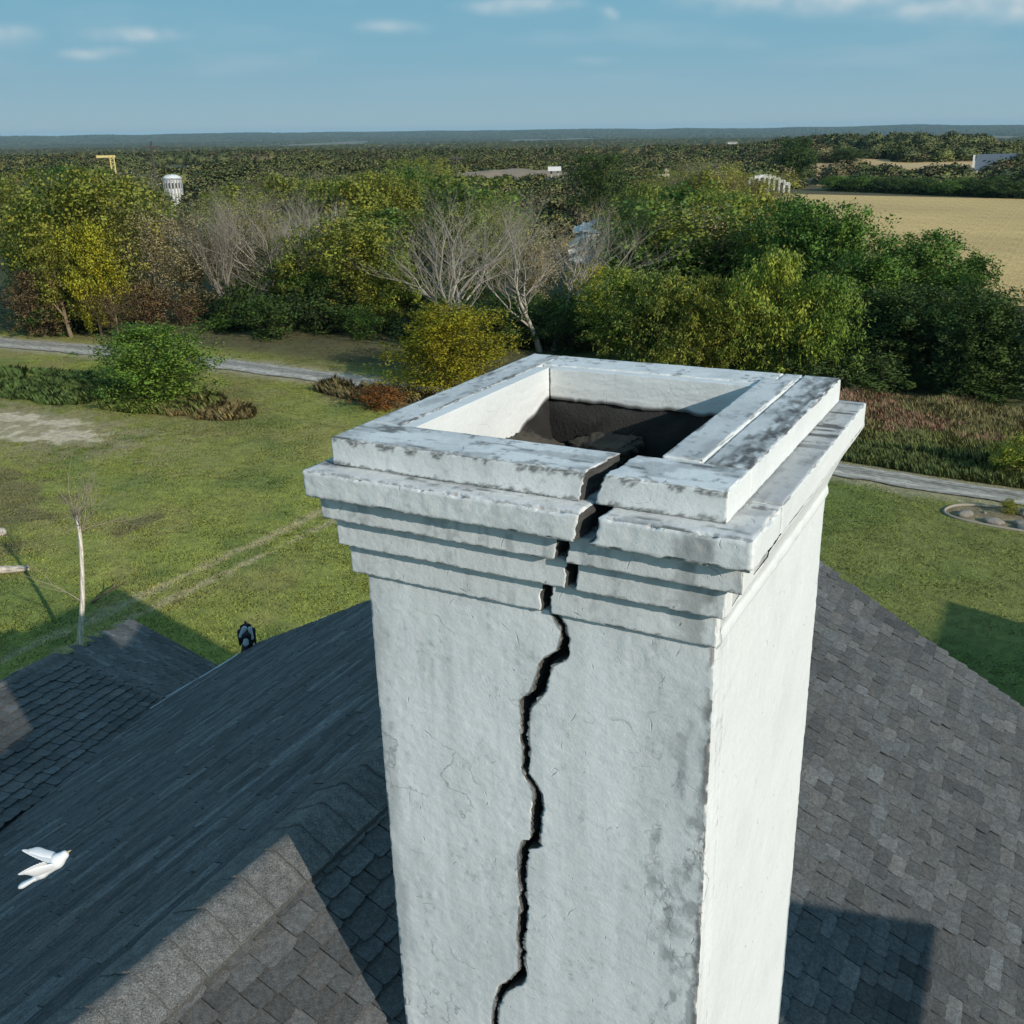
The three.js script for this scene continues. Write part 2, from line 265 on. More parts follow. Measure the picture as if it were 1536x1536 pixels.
// ------------------------------------------------------------------ the chimney
// colours of the old whitewash: grey weathering, grime and painted shadow lines along arrises, dark flaked patches
const W0 = [0.74, 0.745, 0.725];
function dirtShade(c, k, t) { return [mix(c[0], k[0], t), mix(c[1], k[1], t), mix(c[2], k[2], t)]; }
const GRIME_SHADE = [0.07, 0.068, 0.062], GREY = [0.40, 0.41, 0.41], DARK = [0.055, 0.05, 0.045];
function stain(x, y, z, ax, sign) {
  let c = W0; const b = fbm3(x * 5, y * 5, z * 5, 4), fine = fbm3(x * 60, y * 60, z * 60, 3), mid = fbm3(x * 19, y * 15, z * 19, 4);
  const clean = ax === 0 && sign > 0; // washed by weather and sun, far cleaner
  if (clean) { c = dirtShade(c, GREY, 0.10 * sstep(0.5, 0.7, b)); return c; }
  c = dirtShade(c, GREY, (ax === 1 ? 0.45 : 0.16) * sstep(0.36, 0.66, b));
  c = dirtShade(c, [0.3, 0.31, 0.3], (ax === 1 ? 0.45 : 0.13) * sstep(0.52, 0.68, mid) * sstep(0.4, 0.58, fine));
  if (ax === 2 || ax === 0) return dirtShade(c, [0.3, 0.3, 0.29], 0.3 * sstep(0.66, 0.74, fine) * sstep(0.5, 0.62, mid));
  return dirtShade(c, GRIME_SHADE, 0.6 * sstep(0.62, 0.7, fine) * sstep(0.45, 0.56, mid));
}
// ragged dark line along a level arris: grime, and shadow lines painted between courses
function along(c, d, w, x, z, k = 0.9, s = 0) { const n = fbm3(x * 55 + s, 3.3, z * 55, 5), n2 = noise3(x * 9 + s, 1.7, z * 9), f = noise3(x * 190, d * 500, z * 190); return dirtShade(c, GRIME_SHADE, k * sstep(1, 0.55, d / (w * (0.12 + 1.5 * sstep(0.36, 0.64, n) * (0.4 + 0.9 * n2)))) * (0.35 + 0.65 * sstep(0.25, 0.55, f))); }

const chimney = thing('chimney', 'white stuccoed chimney with stepped cap and a black crack down its front', 'chimney');
chimney.rotation.z = 0.0181;
// the crack on the shaft: height, left edge, right edge
const CR = [[-0.36, 0.052, 0.075], [-0.373, 0.044, 0.069], [-0.399, 0.069, 0.09], [-0.427, 0.084, 0.107], [-0.455, 0.1, 0.117], [-0.479, 0.095, 0.119], [-0.512, 0.086, 0.116], [-0.527, 0.067, 0.112], [-0.539, 0.052, 0.102], [-0.56, 0.036, 0.07], [-0.608, 0.023, 0.056], [-0.653, 0.007, 0.042], [-0.673, -0.011, 0.028], [-0.688, -0.027, 0.015], [-0.701, -0.025, 0.002], [-0.739, -0.022, 0], [-0.792, -0.025, -0.002], [-0.843, -0.021, -0.001], [-0.911, -0.023, -0.006], [-0.937, -0.008, 0.014], [-0.967, 0.01, 0.034], [-1.003, 0.01, 0.037], [-1.051, 0.004, 0.03], [-1.108, 0.001, 0.025], [-1.133, -0.002, 0.026], [-1.142, -0.026, 0.026], [-1.155, -0.033, 0.009], [-1.169, -0.036, -0.013], [-1.201, -0.045, -0.018], [-1.25, -0.044, -0.022], [-1.28, -0.047, -0.023], [-1.329, -0.043, -0.024], [-1.364, -0.046, -0.023], [-1.379, -0.043, -0.022], [-1.432, -0.051, -0.027], [-1.475, -0.054, -0.03], [-1.518, -0.057, -0.036], [-1.547, -0.051, -0.031], [-1.591, -0.054, -0.035], [-1.634, -0.056, -0.034], [-1.656, -0.075, -0.036], [-1.682, -0.086, -0.049], [-1.71, -0.113, -0.08], [-1.729, -0.125, -0.096], [-1.773, -0.139, -0.123], [-1.823, -0.15, -0.134], [-1.891, -0.159, -0.142], [-2.1, -0.17, -0.158], [-2.6, -0.2, -0.195], [-4, -0.21, -0.208]];
function crackAt(y, k) { let i = 0; while (i < CR.length - 2 && CR[i + 1][0] > y) i++; const a = CR[i], b = CR[i + 1], t = clamp((y - a[0]) / (b[0] - a[0])); return mix(a[k], b[k], t); }
const crackL = (y) => crackAt(y, 1) + 0.004 * (noise2(y * 170, 5, 55) - 0.5) * 2 + 0.0045 * (fbm2(y * 60, 1, 3, 51) - 0.5) * 2 + 0.004 * sstep(0.6, 0.8, noise2(y * 45, 3, 52));
const crackR = (y) => crackAt(y, 2) + 0.004 * (noise2(y * 170, 5, 56) - 0.5) * 2 + 0.0045 * (fbm2(y * 60, 9, 3, 53) - 0.5) * 2 - 0.004 * sstep(0.6, 0.8, noise2(y * 45, 8, 54));
const SB = -3.7; // foot of the stack, under the roof
const frontStain = (x, y, z, ax, sign) => {
  let c = stain(x, y, z, ax, sign);
  if (ax !== 2) { if (ax === 0 && Math.abs(x) < 0.4) return dirtShade(c, DARK, 0.9); return c; }
  const st = fbm3(x * 16, y * 1.3, 4.4, 4); c = dirtShade(c, [0.86, 0.86, 0.85], 0.5 * sstep(0.5, 0.68, st)); c = dirtShade(c, GREY, 0.16 * sstep(0.5, 0.34, st));
  // flaked, darkened arris on the right and a slighter one on the left
  const n = fbm3(x * 17, y * 6, 2.2, 5), n2 = fbm3(x * 50, y * 30, 7.1, 3), e = 0.5 - x;
  const m = sstep(0.11, 0.0, e - 0.03 + (0.5 - n) * 0.3) * sstep(-0.43, -0.75, y + (n - 0.5) * 0.5), n3 = fbm3(x * 42, y * 22, 3.1, 6), vein = sstep(0.016, 0.004, Math.abs(fbm3(x * 16 + 4, y * 8, 5.5, 6) - 0.5)), vein2 = sstep(0.01, 0.003, Math.abs(fbm3(x * 5 + 9, y * 5, 8.5, 6) - 0.5)) * sstep(0.56, 0.66, fbm3(x * 4, y * 4, 1.5, 3));
  c = dirtShade(c, [0.42, 0.435, 0.435], 0.6 * m * sstep(0.46, 0.5, n3)); c = dirtShade(c, [0.27, 0.28, 0.275], 0.55 * m * sstep(0.57, 0.59, n3)); c = dirtShade(c, [0.16, 0.16, 0.155], 0.5 * vein2); c = dirtShade(c, [0.1, 0.1, 0.095], 0.7 * vein * sstep(0.3, 0.05, e + (n - 0.5) * 0.3) * sstep(0.5, 0.62, n));
  c = dirtShade(c, [0.13, 0.125, 0.12], 0.8 * sstep(0.022, 0.004, e + (n - 0.5) * 0.03) * sstep(0.35, 0.5, n2));
  const lt = x + 0.5; c = dirtShade(c, [0.36, 0.37, 0.37], 0.6 * sstep(0.07, 0, lt + (n - 0.5) * 0.12));
  // grime in a thin ragged rim along the crack
  const d = Math.min(Math.abs(x - crackAt(y, 1)), Math.abs(x - crackAt(y, 2))); c = dirtShade(c, GRIME_SHADE, 0.75 * sstep(0.008, 0.0015, d + 0.008 * (n2 - 0.5)));
  return c;
};
const step = 0.0095;
const frontMap = (() => { // the weathered coat of the shaft front at a millimetre's grain
  const w = 1024, h = 1740, a = new Uint8Array(w * h * 4);
  for (let j = 0; j < h; j++) for (let i = 0; i < w; i++) { const x = i / 1024 - 0.5, y = -2.1 + j / 1024, c = frontStain(x, y, 0, 2, 1), g = stuccoC[Math.floor((y + 4) / 1.1 * texN) % texN * texN + Math.floor((x + 1) / 1.1 * texN) % texN], k = (j * w + i) * 4; for (let q = 0; q < 3; q++) a[k + q] = toS(clamp(c[q] * g)) * 255; a[k + 3] = 255; }
  const t = new THREE.DataTexture(a, w, h); t.magFilter = THREE.LinearFilter; t.minFilter = THREE.LinearMipmapLinearFilter; t.generateMipmaps = true; t.wrapS = t.wrapT = THREE.RepeatWrapping; t.colorSpace = THREE.SRGBColorSpace; t.repeat.set(1, 1024 / h); t.offset.set(0.5, 2.1 * 1024 / h); t.needsUpdate = true; return t;
})();
const frontBump = stuccoBump.clone(); frontBump.repeat.set(1 / 1.1, 1 / 1.1); frontBump.offset.set(1 / 1.1, 4 / 1.1); frontBump.needsUpdate = true;
M.front = new THREE.MeshStandardMaterial({ map: frontMap, bumpMap: frontBump, bumpScale: 0.0022, vertexColors: true, roughness: 0.9 });
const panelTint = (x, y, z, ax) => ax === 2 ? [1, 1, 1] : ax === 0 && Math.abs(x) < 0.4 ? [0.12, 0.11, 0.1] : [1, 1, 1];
part('front_panel', roughBox({ x0: -0.5, x1: (y) => crackL(y), y0: SB, y1: -0.4, z0: -0.1, z1: 0, step, stepY: 0.005, stepZ: 0.02, r: 0.002, amp: 0.0012, chip: 0.5, color: panelTint, uvM: true, seed: 1, faces: 'xXYZ' }), M.front, chimney);
part('front_panel', roughBox({ x0: (y) => crackR(y), x1: 0.5, y0: SB, y1: -0.4, z0: -0.1, z1: 0, step, stepY: 0.005, stepZ: 0.02, r: 0.002, amp: 0.0012, chip: 0.7, color: panelTint, uvM: true, seed: 2, faces: 'xXYZ' }), M.front, chimney, 'shaft front right of the crack, its corner flaked and grey');
part('brick_core', roughBox({ x0: -0.44, x1: 0.44, y0: SB, y1: -0.08, z0: -0.125, z1: -0.085, step: 0.03, r: 0.01, amp: 0.012, chip: 1, color: (x, y, z) => { const n = fbm3(x * 30, y * 30, z * 30, 3); return [0.02 + 0.03 * n, 0.019 + 0.025 * n, 0.017 + 0.021 * n]; }, seed: 3 }), M.core, chimney);
part('side_wall', roughBox({ x0: 0.36, x1: 0.4985, y0: SB, y1: -0.33, z0: -1.184, z1: -0.1, step: 0.03, stepY: 0.016, stepZ: 0.014, r: 0.005, amp: 0.0022, color: stain, seed: 4, faces: 'xXYz' }), M.stucco, chimney, 'sunlit white right wall of the shaft');
part('side_wall', roughBox({ x0: -0.4985, x1: -0.36, y0: SB, y1: -0.33, z0: -1.184, z1: -0.1, step: 0.04, r: 0.005, amp: 0.0022, color: stain, seed: 5, faces: 'xXYz' }), M.stucco, chimney);
part('back_wall', roughBox({ x0: -0.36, x1: 0.36, y0: SB, y1: -0.33, z0: -1.182, z1: -1.05, step: 0.04, r: 0.005, amp: 0.002, color: stain, seed: 6 }), M.stucco, chimney);

// stepped courses under the slab, each broken by the crack: [left, right, bottom, top, front, crack left (top, bottom), crack right (top, bottom)]
const courses = [
  ['cornice_course', -0.542, 0.507, -0.401, -0.309, 0.016, [0.057, 0.05], [0.08, 0.076]],
  ['cornice_course', -0.556, 0.532, -0.3085, -0.2255, 0.047, [0.14, 0.134], [0.17, 0.16]],
  ['cornice_course', -0.579, 0.577, -0.2245, -0.1525, 0.078, [0.137, 0.118], [0.158, 0.149]],
  ['slab', -0.594, 0.605, -0.1515, -0.0765, 0.122, [0.207, 0.195], [0.25, 0.226]],
  ['cap_rim', -0.544, 0.527, -0.0755, 0, 0.053, [0.191, 0.177], [0.236, 0.214]],
];
const BACK = -1.142;
courses.forEach(([name, xl, xr, yb, yt, zf, cl, cr], i) => {
  const top = name === 'cap_rim', slab = name === 'slab', innerZ = top || slab ? -0.12 : -0.1;
  const L = (y, z) => mix(cl[1], cl[0], clamp((y - yb) / (yt - yb))) + (top ? 0.085 * (zf - z) : 0.02 * (zf - z)) + 0.006 * (fbm2(y * 70, z * 40, 3, 60 + i) - 0.5) * 2;
  const Rr = (y, z) => mix(cr[1], cr[0], clamp((y - yb) / (yt - yb))) + (top ? 0.08 * (zf - z) : 0.02 * (zf - z)) + (slab ? 0.012 * Math.sin(clamp((y - yb) / (yt - yb)) * Math.PI) : 0) + 0.006 * (fbm2(y * 70, z * 40, 3, 70 + i) - 0.5) * 2;
  const col = (x, y, z, ax, sign) => {
    let c = stain(x, y, z, ax, sign);
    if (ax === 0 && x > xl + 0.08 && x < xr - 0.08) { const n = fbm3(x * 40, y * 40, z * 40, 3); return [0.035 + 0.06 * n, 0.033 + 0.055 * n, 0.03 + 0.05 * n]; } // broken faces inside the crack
    if (ax === 2 && sign > 0) {
      const st = fbm3(x * 30, y * 5, 1.1 + i, 4);
      c = dirtShade(c, [0.3, 0.31, 0.31], (i === 1 || i === 2 ? 0.5 : 0.3) * sstep(0.5, 0.66, st) * sstep(0.36, 0.56, fbm3(x * 70, y * 40, 2.7, 3)));
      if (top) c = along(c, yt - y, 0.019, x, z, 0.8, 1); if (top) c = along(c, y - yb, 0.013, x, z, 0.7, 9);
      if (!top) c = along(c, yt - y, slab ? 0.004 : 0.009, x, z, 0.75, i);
      c = along(c, y - yb, 0.007, x, z, 0.7, i + 20);  // junction lines paint the thin shadow between courses, along with grime
      // dark patch by the right-hand end of the lower courses
      if (x > 0.25 && !top) c = dirtShade(c, [0.16, 0.165, 0.16], 0.6 * sstep(0.46, 0.62, fbm3(x * 22, y * 16, 3 + i, 4)) * sstep(0.28, 0.52, x));
    }
    if (ax === 1 && sign > 0) {
      if (slab) c = dirtShade(c, [0.70, 0.66, 0.62], 0.4);
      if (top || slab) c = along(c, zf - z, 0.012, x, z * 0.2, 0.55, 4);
      const scr = fbm3(x * 14, 0.3, z * 60, 4), blot = fbm3(x * 9, 4.3, z * 22, 5); c = dirtShade(c, [0.3, 0.3, 0.295], 0.55 * sstep(0.54, 0.64, blot)); c = dirtShade(c, GRIME_SHADE, 0.75 * sstep(0.59, 0.66, scr) * sstep(0.35, 0.6, blot));
    }
    return c;
  };
  const o = { y0: yb, y1: yt, z0: innerZ, z1: zf, step: 0.0065, stepY: 0.0042, stepZ: 0.009, r: slab ? 0.006 : 0.0035, amp: slab ? 0.0018 : 0.0008, chip: slab ? 0.9 : 0.4, color: col };
  part(name, roughBox({ ...o, x0: xl, x1: L, seed: 10 + i }), M.stucco, chimney);
  part(name, roughBox({ ...o, x0: Rr, x1: xr, seed: 20 + i }), M.stucco, chimney);
  // left return and back, and on the right for slab and rim
  const colS = (x, y, z, ax, sign) => {
    let c = stain(x, y, z, ax, sign);
    if (ax === 1 && sign > 0) {
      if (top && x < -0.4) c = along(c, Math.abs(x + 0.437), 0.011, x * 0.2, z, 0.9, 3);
      c = dirtShade(c, GREY, 0.25); const scr = fbm3(x * 56, 0.3, z * 11, 4), blot = fbm3(x * 20, 7.3, z * 8, 5); c = dirtShade(c, [0.3, 0.3, 0.295], 0.5 * sstep(0.54, 0.64, blot)); c = dirtShade(c, GRIME_SHADE, 0.75 * sstep(0.59, 0.66, scr) * sstep(0.35, 0.6, blot));
      if (top && x > 0.3) { const n = fbm3(x * 16, 5.5, z * 4.5, 5), f = fbm3(x * 90, 4, z * 30, 3), m = sstep(0.10, 0.02, 0.527 - x - (n - 0.42) * 0.12) * sstep(-0.12, -0.02, -z - 0.06) ; c = dirtShade(c, [0.24, 0.24, 0.235], 0.85 * m * sstep(0.36, 0.42, f)); c = dirtShade(c, DARK, 0.75 * m * sstep(0.54, 0.58, f)); }
      if (slab && x > 0.4) { const lines = fbm3(x * 7, 2.2, z * 62, 3); c = dirtShade(c, [0.34, 0.345, 0.345], 0.5); c = dirtShade(c, DARK, 0.85 * sstep(0.6, 0.66, lines) * sstep(-0.2, -0.75, z + (noise3(x * 5, 1, z * 8) - 0.5) * 0.5)); }
    }
    return c;
  };
  const so = { y0: yb, y1: yt, step: 0.008, stepY: 0.006, stepZ: 0.009, r: 0.003, amp: 0.0012, chip: 0.7 };
  const zB = top ? -1.114 : BACK + (4 - i - 1) * 0.012, inx = top || slab ? -0.435 : -0.45;
  part(name, roughBox({ ...so, x0: xl, x1: inx, z0: zB, z1: innerZ - 0.0015, color: colS, seed: 30 + i }), M.stucco, chimney);
  const backIn = top || slab ? -0.965 : -1.06;
  part(name, roughBox({ ...so, x0: inx + 0.0015, x1: top || slab ? 0.352 : 0.45, z0: zB, z1: backIn, color: stain, seed: 40 + i }), M.stucco, chimney);
  if (slab) part(name, roughBox({ ...so, x0: 0.3535, x1: xr, z0: zB, z1: innerZ - 0.0015, color: colS, seed: 50, chip: 1.2 }), M.stucco, chimney, 'right run of the slab, its top grey and cracked across');
  if (top) { // the right bar is two strips, the inner one a little higher
    part(name, roughBox({ ...so, x0: 0.313, x1: 0.412, y1: 0.007, z0: -1.0, z1: innerZ - 0.001, color: colS, seed: 51 }), M.stucco, chimney);
    part(name, roughBox({ ...so, x0: 0.4135, x1: xr, z0: zB, z1: innerZ - 0.0015, color: colS, seed: 52, chip: 1.5 }), M.stucco, chimney, 'right strip of the rim with a dark worn outer edge');
    part(name, roughBox({ ...so, x0: 0.3535, x1: 0.4125, z0: zB, z1: -1.0015, color: stain, seed: 53 }), M.stucco, chimney);
  }
});
{ // right flank under the slab: one plastered hollow instead of steps
  const prof = [[0.606, -0.146], [0.604, -0.158], [0.598, -0.168], [0.586, -0.19], [0.572, -0.215], [0.555, -0.245], [0.538, -0.28], [0.5235, -0.315], [0.5125, -0.345], [0.508, -0.362], [0.512, -0.376], [0.513, -0.39], [0.509, -0.403], [0.5, -0.416]];
  const N = 120, K = 60, pos = [], col = [], uv = [], idx = [], z1 = -0.004, z0 = -1.148;
  for (let j = 0; j <= K; j++) { const t = j / K * (prof.length - 1), a = Math.min(prof.length - 2, Math.floor(t)), f = t - a, x = mix(prof[a][0], prof[a + 1][0], f), y = mix(prof[a][1], prof[a + 1][1], f);
    for (let i = 0; i <= N; i++) { const z = mix(z1, z0, i / N), d = 0.003 * (fbm3(x * 20, y * 20, z * 20, 4) - 0.5) * 2 + 0.004 * (fbm3(x * 5, y * 5, z * 4, 2) - 0.5); pos.push(x + d, y, z); uv.push(z / 1.1, y / 1.1); const c = stain(x, y, z, 0, 1); col.push(...c); } }
  for (let j = 0; j < K; j++) for (let i = 0; i < N; i++) { const a = j * (N + 1) + i, b = a + 1, c = a + N + 1, d = c + 1; idx.push(a, c, b, b, c, d); }
  // end caps and the hidden back closed with simple fans
  for (const i of [0, N]) { const base = pos.length / 3, z = i ? z0 : z1; for (const [x, y] of prof) { pos.push(x, y, z); uv.push(x, y); col.push(...stain(x, y, z, 2, 1)); } pos.push(0.46, -0.153, z); uv.push(0, 0); col.push(...W0); pos.push(0.46, -0.416, z); uv.push(0, 0); col.push(...W0); const q = base + prof.length; for (let k = 0; k < prof.length - 1; k++) idx.push(q, base + k + (i ? 0 : 1), base + k + (i ? 1 : 0)); idx.push(q, i ? base + prof.length - 1 : q + 1, i ? q + 1 : base + prof.length - 1); }
  const g = new THREE.BufferGeometry(); g.setAttribute('position', new THREE.Float32BufferAttribute(pos, 3)); g.setAttribute('color', new THREE.Float32BufferAttribute(col, 3)); g.setAttribute('uv', new THREE.Float32BufferAttribute(uv, 2)); g.setIndex(idx); g.computeVertexNormals();
  const m = part('plaster_cove', g, M.stucco, chimney, 'smooth white plaster curving in under the slab');
}
// plaster lip inside the mouth, broken off raggedly, and the sooty flue below it
const lipCol = (x, y, z, ax, sign) => { let c = stain(x, y, z, ax, ax === 0 ? 1 : sign); const n = fbm3(x * 25, y * 25, z * 25, 4), low = lipBottom(x, z); c = dirtShade(c, DARK, 0.92 * sstep(0.012, 0.0, y - low - 0.008 * n)); return c; };
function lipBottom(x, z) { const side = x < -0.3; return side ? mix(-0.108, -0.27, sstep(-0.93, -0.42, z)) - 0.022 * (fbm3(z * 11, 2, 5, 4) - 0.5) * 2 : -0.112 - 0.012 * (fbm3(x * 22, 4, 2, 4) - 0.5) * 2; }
function lip(x0, x1, z0, z1, y1, seed) {
  const g = roughBox({ x0, x1, y0: 0, y1: 1, z0, z1, step: 0.012, stepY: 0.045, r: 0.004, amp: 0.0015, chip: 0, seed, color: () => W0 });
  const p = g.attributes.position, c = g.attributes.color, u = g.attributes.uv;
  for (let i = 0; i < p.count; i++) { const x = p.getX(i), z = p.getZ(i), lb = lipBottom(x, z), t = clamp(p.getY(i)); const y = mix(lb, y1, t); p.setY(i, y); const k = lipCol(x, y, z, Math.abs(z1 - z0) > Math.abs(x1 - x0) ? 0 : 2, 1); c.setXYZ(i, ...k); u.setXY(i, (x + z) / 1.1, y / 1.1); }
  g.computeVertexNormals(); return g;
}
part('inner_lip', lip(-0.4335, -0.388, -0.925, -0.1215, -0.001, 61), M.stucco, chimney, 'sunlit inner plaster on the left of the mouth, broken below');
part('inner_lip', lip(-0.3865, 0.312, -0.963, -0.925, -0.004, 62), M.stucco, chimney, 'inner plaster at the back of the mouth, stained below');
const soot = (x, y, z) => { const n = fbm3(x * 14, y * 14, z * 14, 4), f = fbm3(x * 60, y * 60, z * 60, 2); const k = 0.010 + 0.022 * sstep(0.4, 0.7, n) + 0.014 * f; return [k, k * 0.95, k * 0.86]; };
const flue = { y0: -1.9, step: 0.04, stepY: 0.03, r: 0.02, amp: 0.011, chip: 1, color: soot };
part('flue_wall', roughBox({ ...flue, x0: -0.452, x1: -0.393, y1: -0.10, z0: -1.02, z1: -0.13, seed: 63 }), M.core, chimney);
part('flue_wall', roughBox({ ...flue, x0: 0.33, x1: 0.372, y1: -0.08, z0: -1.02, z1: -0.13, seed: 64 }), M.core, chimney);
part('flue_wall', roughBox({ ...flue, x0: -0.46, x1: 0.38, y1: -0.10, z0: -1.04, z1: -0.932, seed: 65 }), M.core, chimney);
part('flue_wall', roughBox({ ...flue, x0: -0.46, x1: 0.38, y1: -0.12, z0: -0.165, z1: -0.128, seed: 66 }), M.core, chimney);
part('flue_floor', roughBox({ x0: -0.46, x1: 0.38, y0: -1.96, y1: -1.86, z0: -1.04, z1: -0.12, step: 0.05, r: 0.02, amp: 0.015, color: soot, seed: 67 }), M.core, chimney);
{ // a fallen lump of brown masonry lodged against the left of the flue
  const g = roughBox({ x0: -0.15, x1: 0.15, y0: -0.06, y1: 0.06, z0: -0.11, z1: 0.11, step: 0.012, r: 0.03, amp: 0.02, chip: 1.5, seed: 68, color: (x, y, z) => { const n = fbm3(x * 22, y * 22, z * 22, 4); return [0.035 + 0.06 * n, 0.03 + 0.05 * n, 0.022 + 0.036 * n]; } });
  const m = part('fallen_masonry', g, M.core, chimney, 'brown broken masonry lodged inside the flue'); m.position.set(-0.335, -0.235, -0.68); m.rotation.set(0.1, 0.45, -0.42); m.scale.set(0.75, 0.8, 1.1);
  const m2 = part('fallen_masonry', g.clone().scale(0.9, 0.5, 0.6), M.core, chimney); m2.position.set(-0.16, -0.235, -0.87); m2.rotation.set(0.2, -0.4, 0.2);
}

// ------------------------------------------------------------------ the house and its shingled roofs
const granule = dataTex(512, (i, j) => { const f = tnoise(i * 0.9, j * 0.9, 461, 5), a = tnoise(i / 3, j / 3, 171, 6), b = tnoise(i / 26, j / 18, 29, 7), c = tnoise(i / 90, j / 60, 9, 8), v = 0.58 + 0.30 * (f - 0.5) + 0.30 * (a - 0.5) + 0.12 * (b - 0.5) + 0.10 * (c - 0.5); return [clamp(v * 1.02), clamp(v), clamp(v * 0.985)]; }, true);
const granBump = dataTex(512, (i, j) => { const f = tnoise(i, j, 512, 9), a = tnoise(i / 4, j / 4, 128, 10), b = tnoise(i / 30, j / 22, 24, 12); const v = 0.35 * f + 0.3 * a + 0.35 * b; return [v, v, v]; }, false);
const shingleMat = (c, vc) => new THREE.MeshStandardMaterial({ color: c, map: granule, bumpMap: granBump, bumpScale: 0.006, roughness: 0.92, vertexColors: !!vc });
const HOUSE = thing('house', 'house under dark grey shingled gable roofs, around the cracked chimney', 'house');
const RX = -1.217, RY = -1.841, TAN = Math.tan(THREE.MathUtils.degToRad(29)), COS = Math.cos(THREE.MathUtils.degToRad(29)), SIN = Math.sin(THREE.MathUtils.degToRad(29));
const ZF = -5.256, ZN = 3.4, SPAN = 4.968, SL = SPAN / COS;
const shR = RNG(301);
// a single shingle: unit width, tapering from a thin head to a thick butt, its lower corners worn
function shingleGeo(seed) {
  const r = RNG(seed), L = 0.185, hb = 0.015 + 0.008 * r(), ht = 0.002, c = 0.03 + 0.05 * r(), n = 6, top = [], bot = [];
  for (let i = 0; i <= n; i++) { const u = i / n - 0.5; const e = Math.abs(u) > 0.499 ? 0.008 + 0.012 * r() : (r() - 0.5) * 0.008; top.push([u, e]); }
  const P = [], I = [], UV = [];
  const add = (x, y, z) => { P.push(x, y, z); UV.push(x * 0.5 + seed * 0.137, z * 2 + seed * 0.291); return P.length / 3 - 1; };
  const A = top.map(([u, e]) => add(u, hb + (r() - 0.5) * 0.004, -e)), B = top.map(([u]) => add(u * 1, ht, -L)), A2 = top.map(([u, e]) => add(u, hb, -e)), C = top.map(([u, e]) => add(u, hb - 0.007, -e));
  for (let i = 0; i < n; i++) { I.push(A[i], A[i + 1], B[i], A[i + 1], B[i + 1], B[i]); I.push(C[i], C[i + 1], A2[i], C[i + 1], A2[i + 1], A2[i]); }
  for (const s of [0, n]) { const a = add(top[s][0], hb, -top[s][1]), b = add(top[s][0], ht, -L), d = add(top[s][0], hb - 0.007, -top[s][1]); s ? I.push(a, d, b) : I.push(a, b, d); }
  const g = new THREE.BufferGeometry(); g.setAttribute('position', new THREE.Float32BufferAttribute(P, 3)); g.setAttribute('uv', new THREE.Float32BufferAttribute(UV, 2)); g.setIndex(I); g.computeVertexNormals(); return g;
}
const SHG = Array.from({ length: 7 }, (_, i) => shingleGeo(11 + i));
const shingles = []; // collected: matrix, variant, tint, owner part, distance
const toPx = (p) => { const q = p.clone().project(camera); return [768 + q.x * 768, 768 - q.y * 768, q.z]; };
function layFacet(owner, O, E, U, inside, opt) { // O on the facet, E along the courses, U up the slope
  const Nn = E.clone().cross(U).normalize(); if (Nn.y < 0) Nn.negate();
  const R = RNG(opt.seed), X = Nn.clone().cross(U).negate();
  for (let s = opt.s0; s < opt.s1; s += opt.exp) {
    let e = opt.e0 - R() * 0.3; const jig = (R() - 0.5) * 0.006;
    while (e < opt.e1 - 0.02) {
      let w = mix(opt.w0, opt.w1, R()), a = Math.max(e, opt.e0), z = Math.min(e + w, opt.e1); e += w + (opt.gap ?? 0.005); w = z - a; const c = (a + z) / 2; if (w < 0.03) continue;
      if (!inside(c, s + opt.exp * 0.5)) continue;
      const p = O.clone().addScaledVector(E, c).addScaledVector(U, s + jig + (R() < 0.35 ? -0.024 * R() : 0)).addScaledVector(Nn, 0.004 * R());
      const down = U.clone().negate(), xa = Nn.clone().cross(down).negate().normalize();
      const m = new THREE.Matrix4().makeBasis(xa.clone().multiplyScalar(xa.dot(Nn.clone().cross(down)) > 0 ? 1 : 1), Nn, down);
      // right-handed basis: x = y cross z
      const x = Nn.clone().cross(down).normalize(); m.makeBasis(x, Nn, down);
      const q = new THREE.Quaternion().setFromRotationMatrix(m).multiply(new THREE.Quaternion().setFromEuler(new THREE.Euler(0.012 * (R() - 0.5), 0.02 * (R() - 0.5), 0.03 * (R() - 0.5))));
      const world = p.clone(), [px, py, pz] = toPx(world), vis = px > -40 && px < 1576 && py > 0 && py < 1580 && pz < 1 && !(px > 610 && px < 1175 && py > 700);
      shingles.push({ p, q, w, v: Math.floor(R() * SHG.length), t: R(), patch: fbm2(c * 1.1 + opt.seed, s * 1.6, 3, 81), owner, vis, d: p.distanceTo(CAM), tone: opt.tone, ls: opt.exp / 0.14 });
    }
  }
}
const deckMat = new THREE.MeshStandardMaterial({ color: lin(0.03, 0.03, 0.03), roughness: 1 });
function deck(pts, thick, parent, name, label, mat = deckMat) { // polygon slab, thickness downwards
  const n = pts.length, pos = [], idx = []; for (const d of [0, -thick]) for (const p of pts) pos.push(p.x, p.y + d, p.z);
  for (let i = 1; i < n - 1; i++) { idx.push(0, i, i + 1, n, n + i + 1, n + i); }
  for (let i = 0; i < n; i++) { const a = i, b = (i + 1) % n; idx.push(a, n + a, b, b, n + a, n + b); }
  let g = new THREE.BufferGeometry(); g.setAttribute('position', new THREE.Float32BufferAttribute(pos, 3)); g.setIndex(idx); g = g.toNonIndexed(); g.setAttribute('uv', new THREE.Float32BufferAttribute(new Float32Array(g.attributes.position.count * 2), 2)); g.computeVertexNormals();
  return part(name, g, mat, parent, label);
}
const inChimney = (x, z) => x > -0.53 && x < 0.56 && z > -1.2 && z < 0.03;
const dn = 0.012;
const main = {};
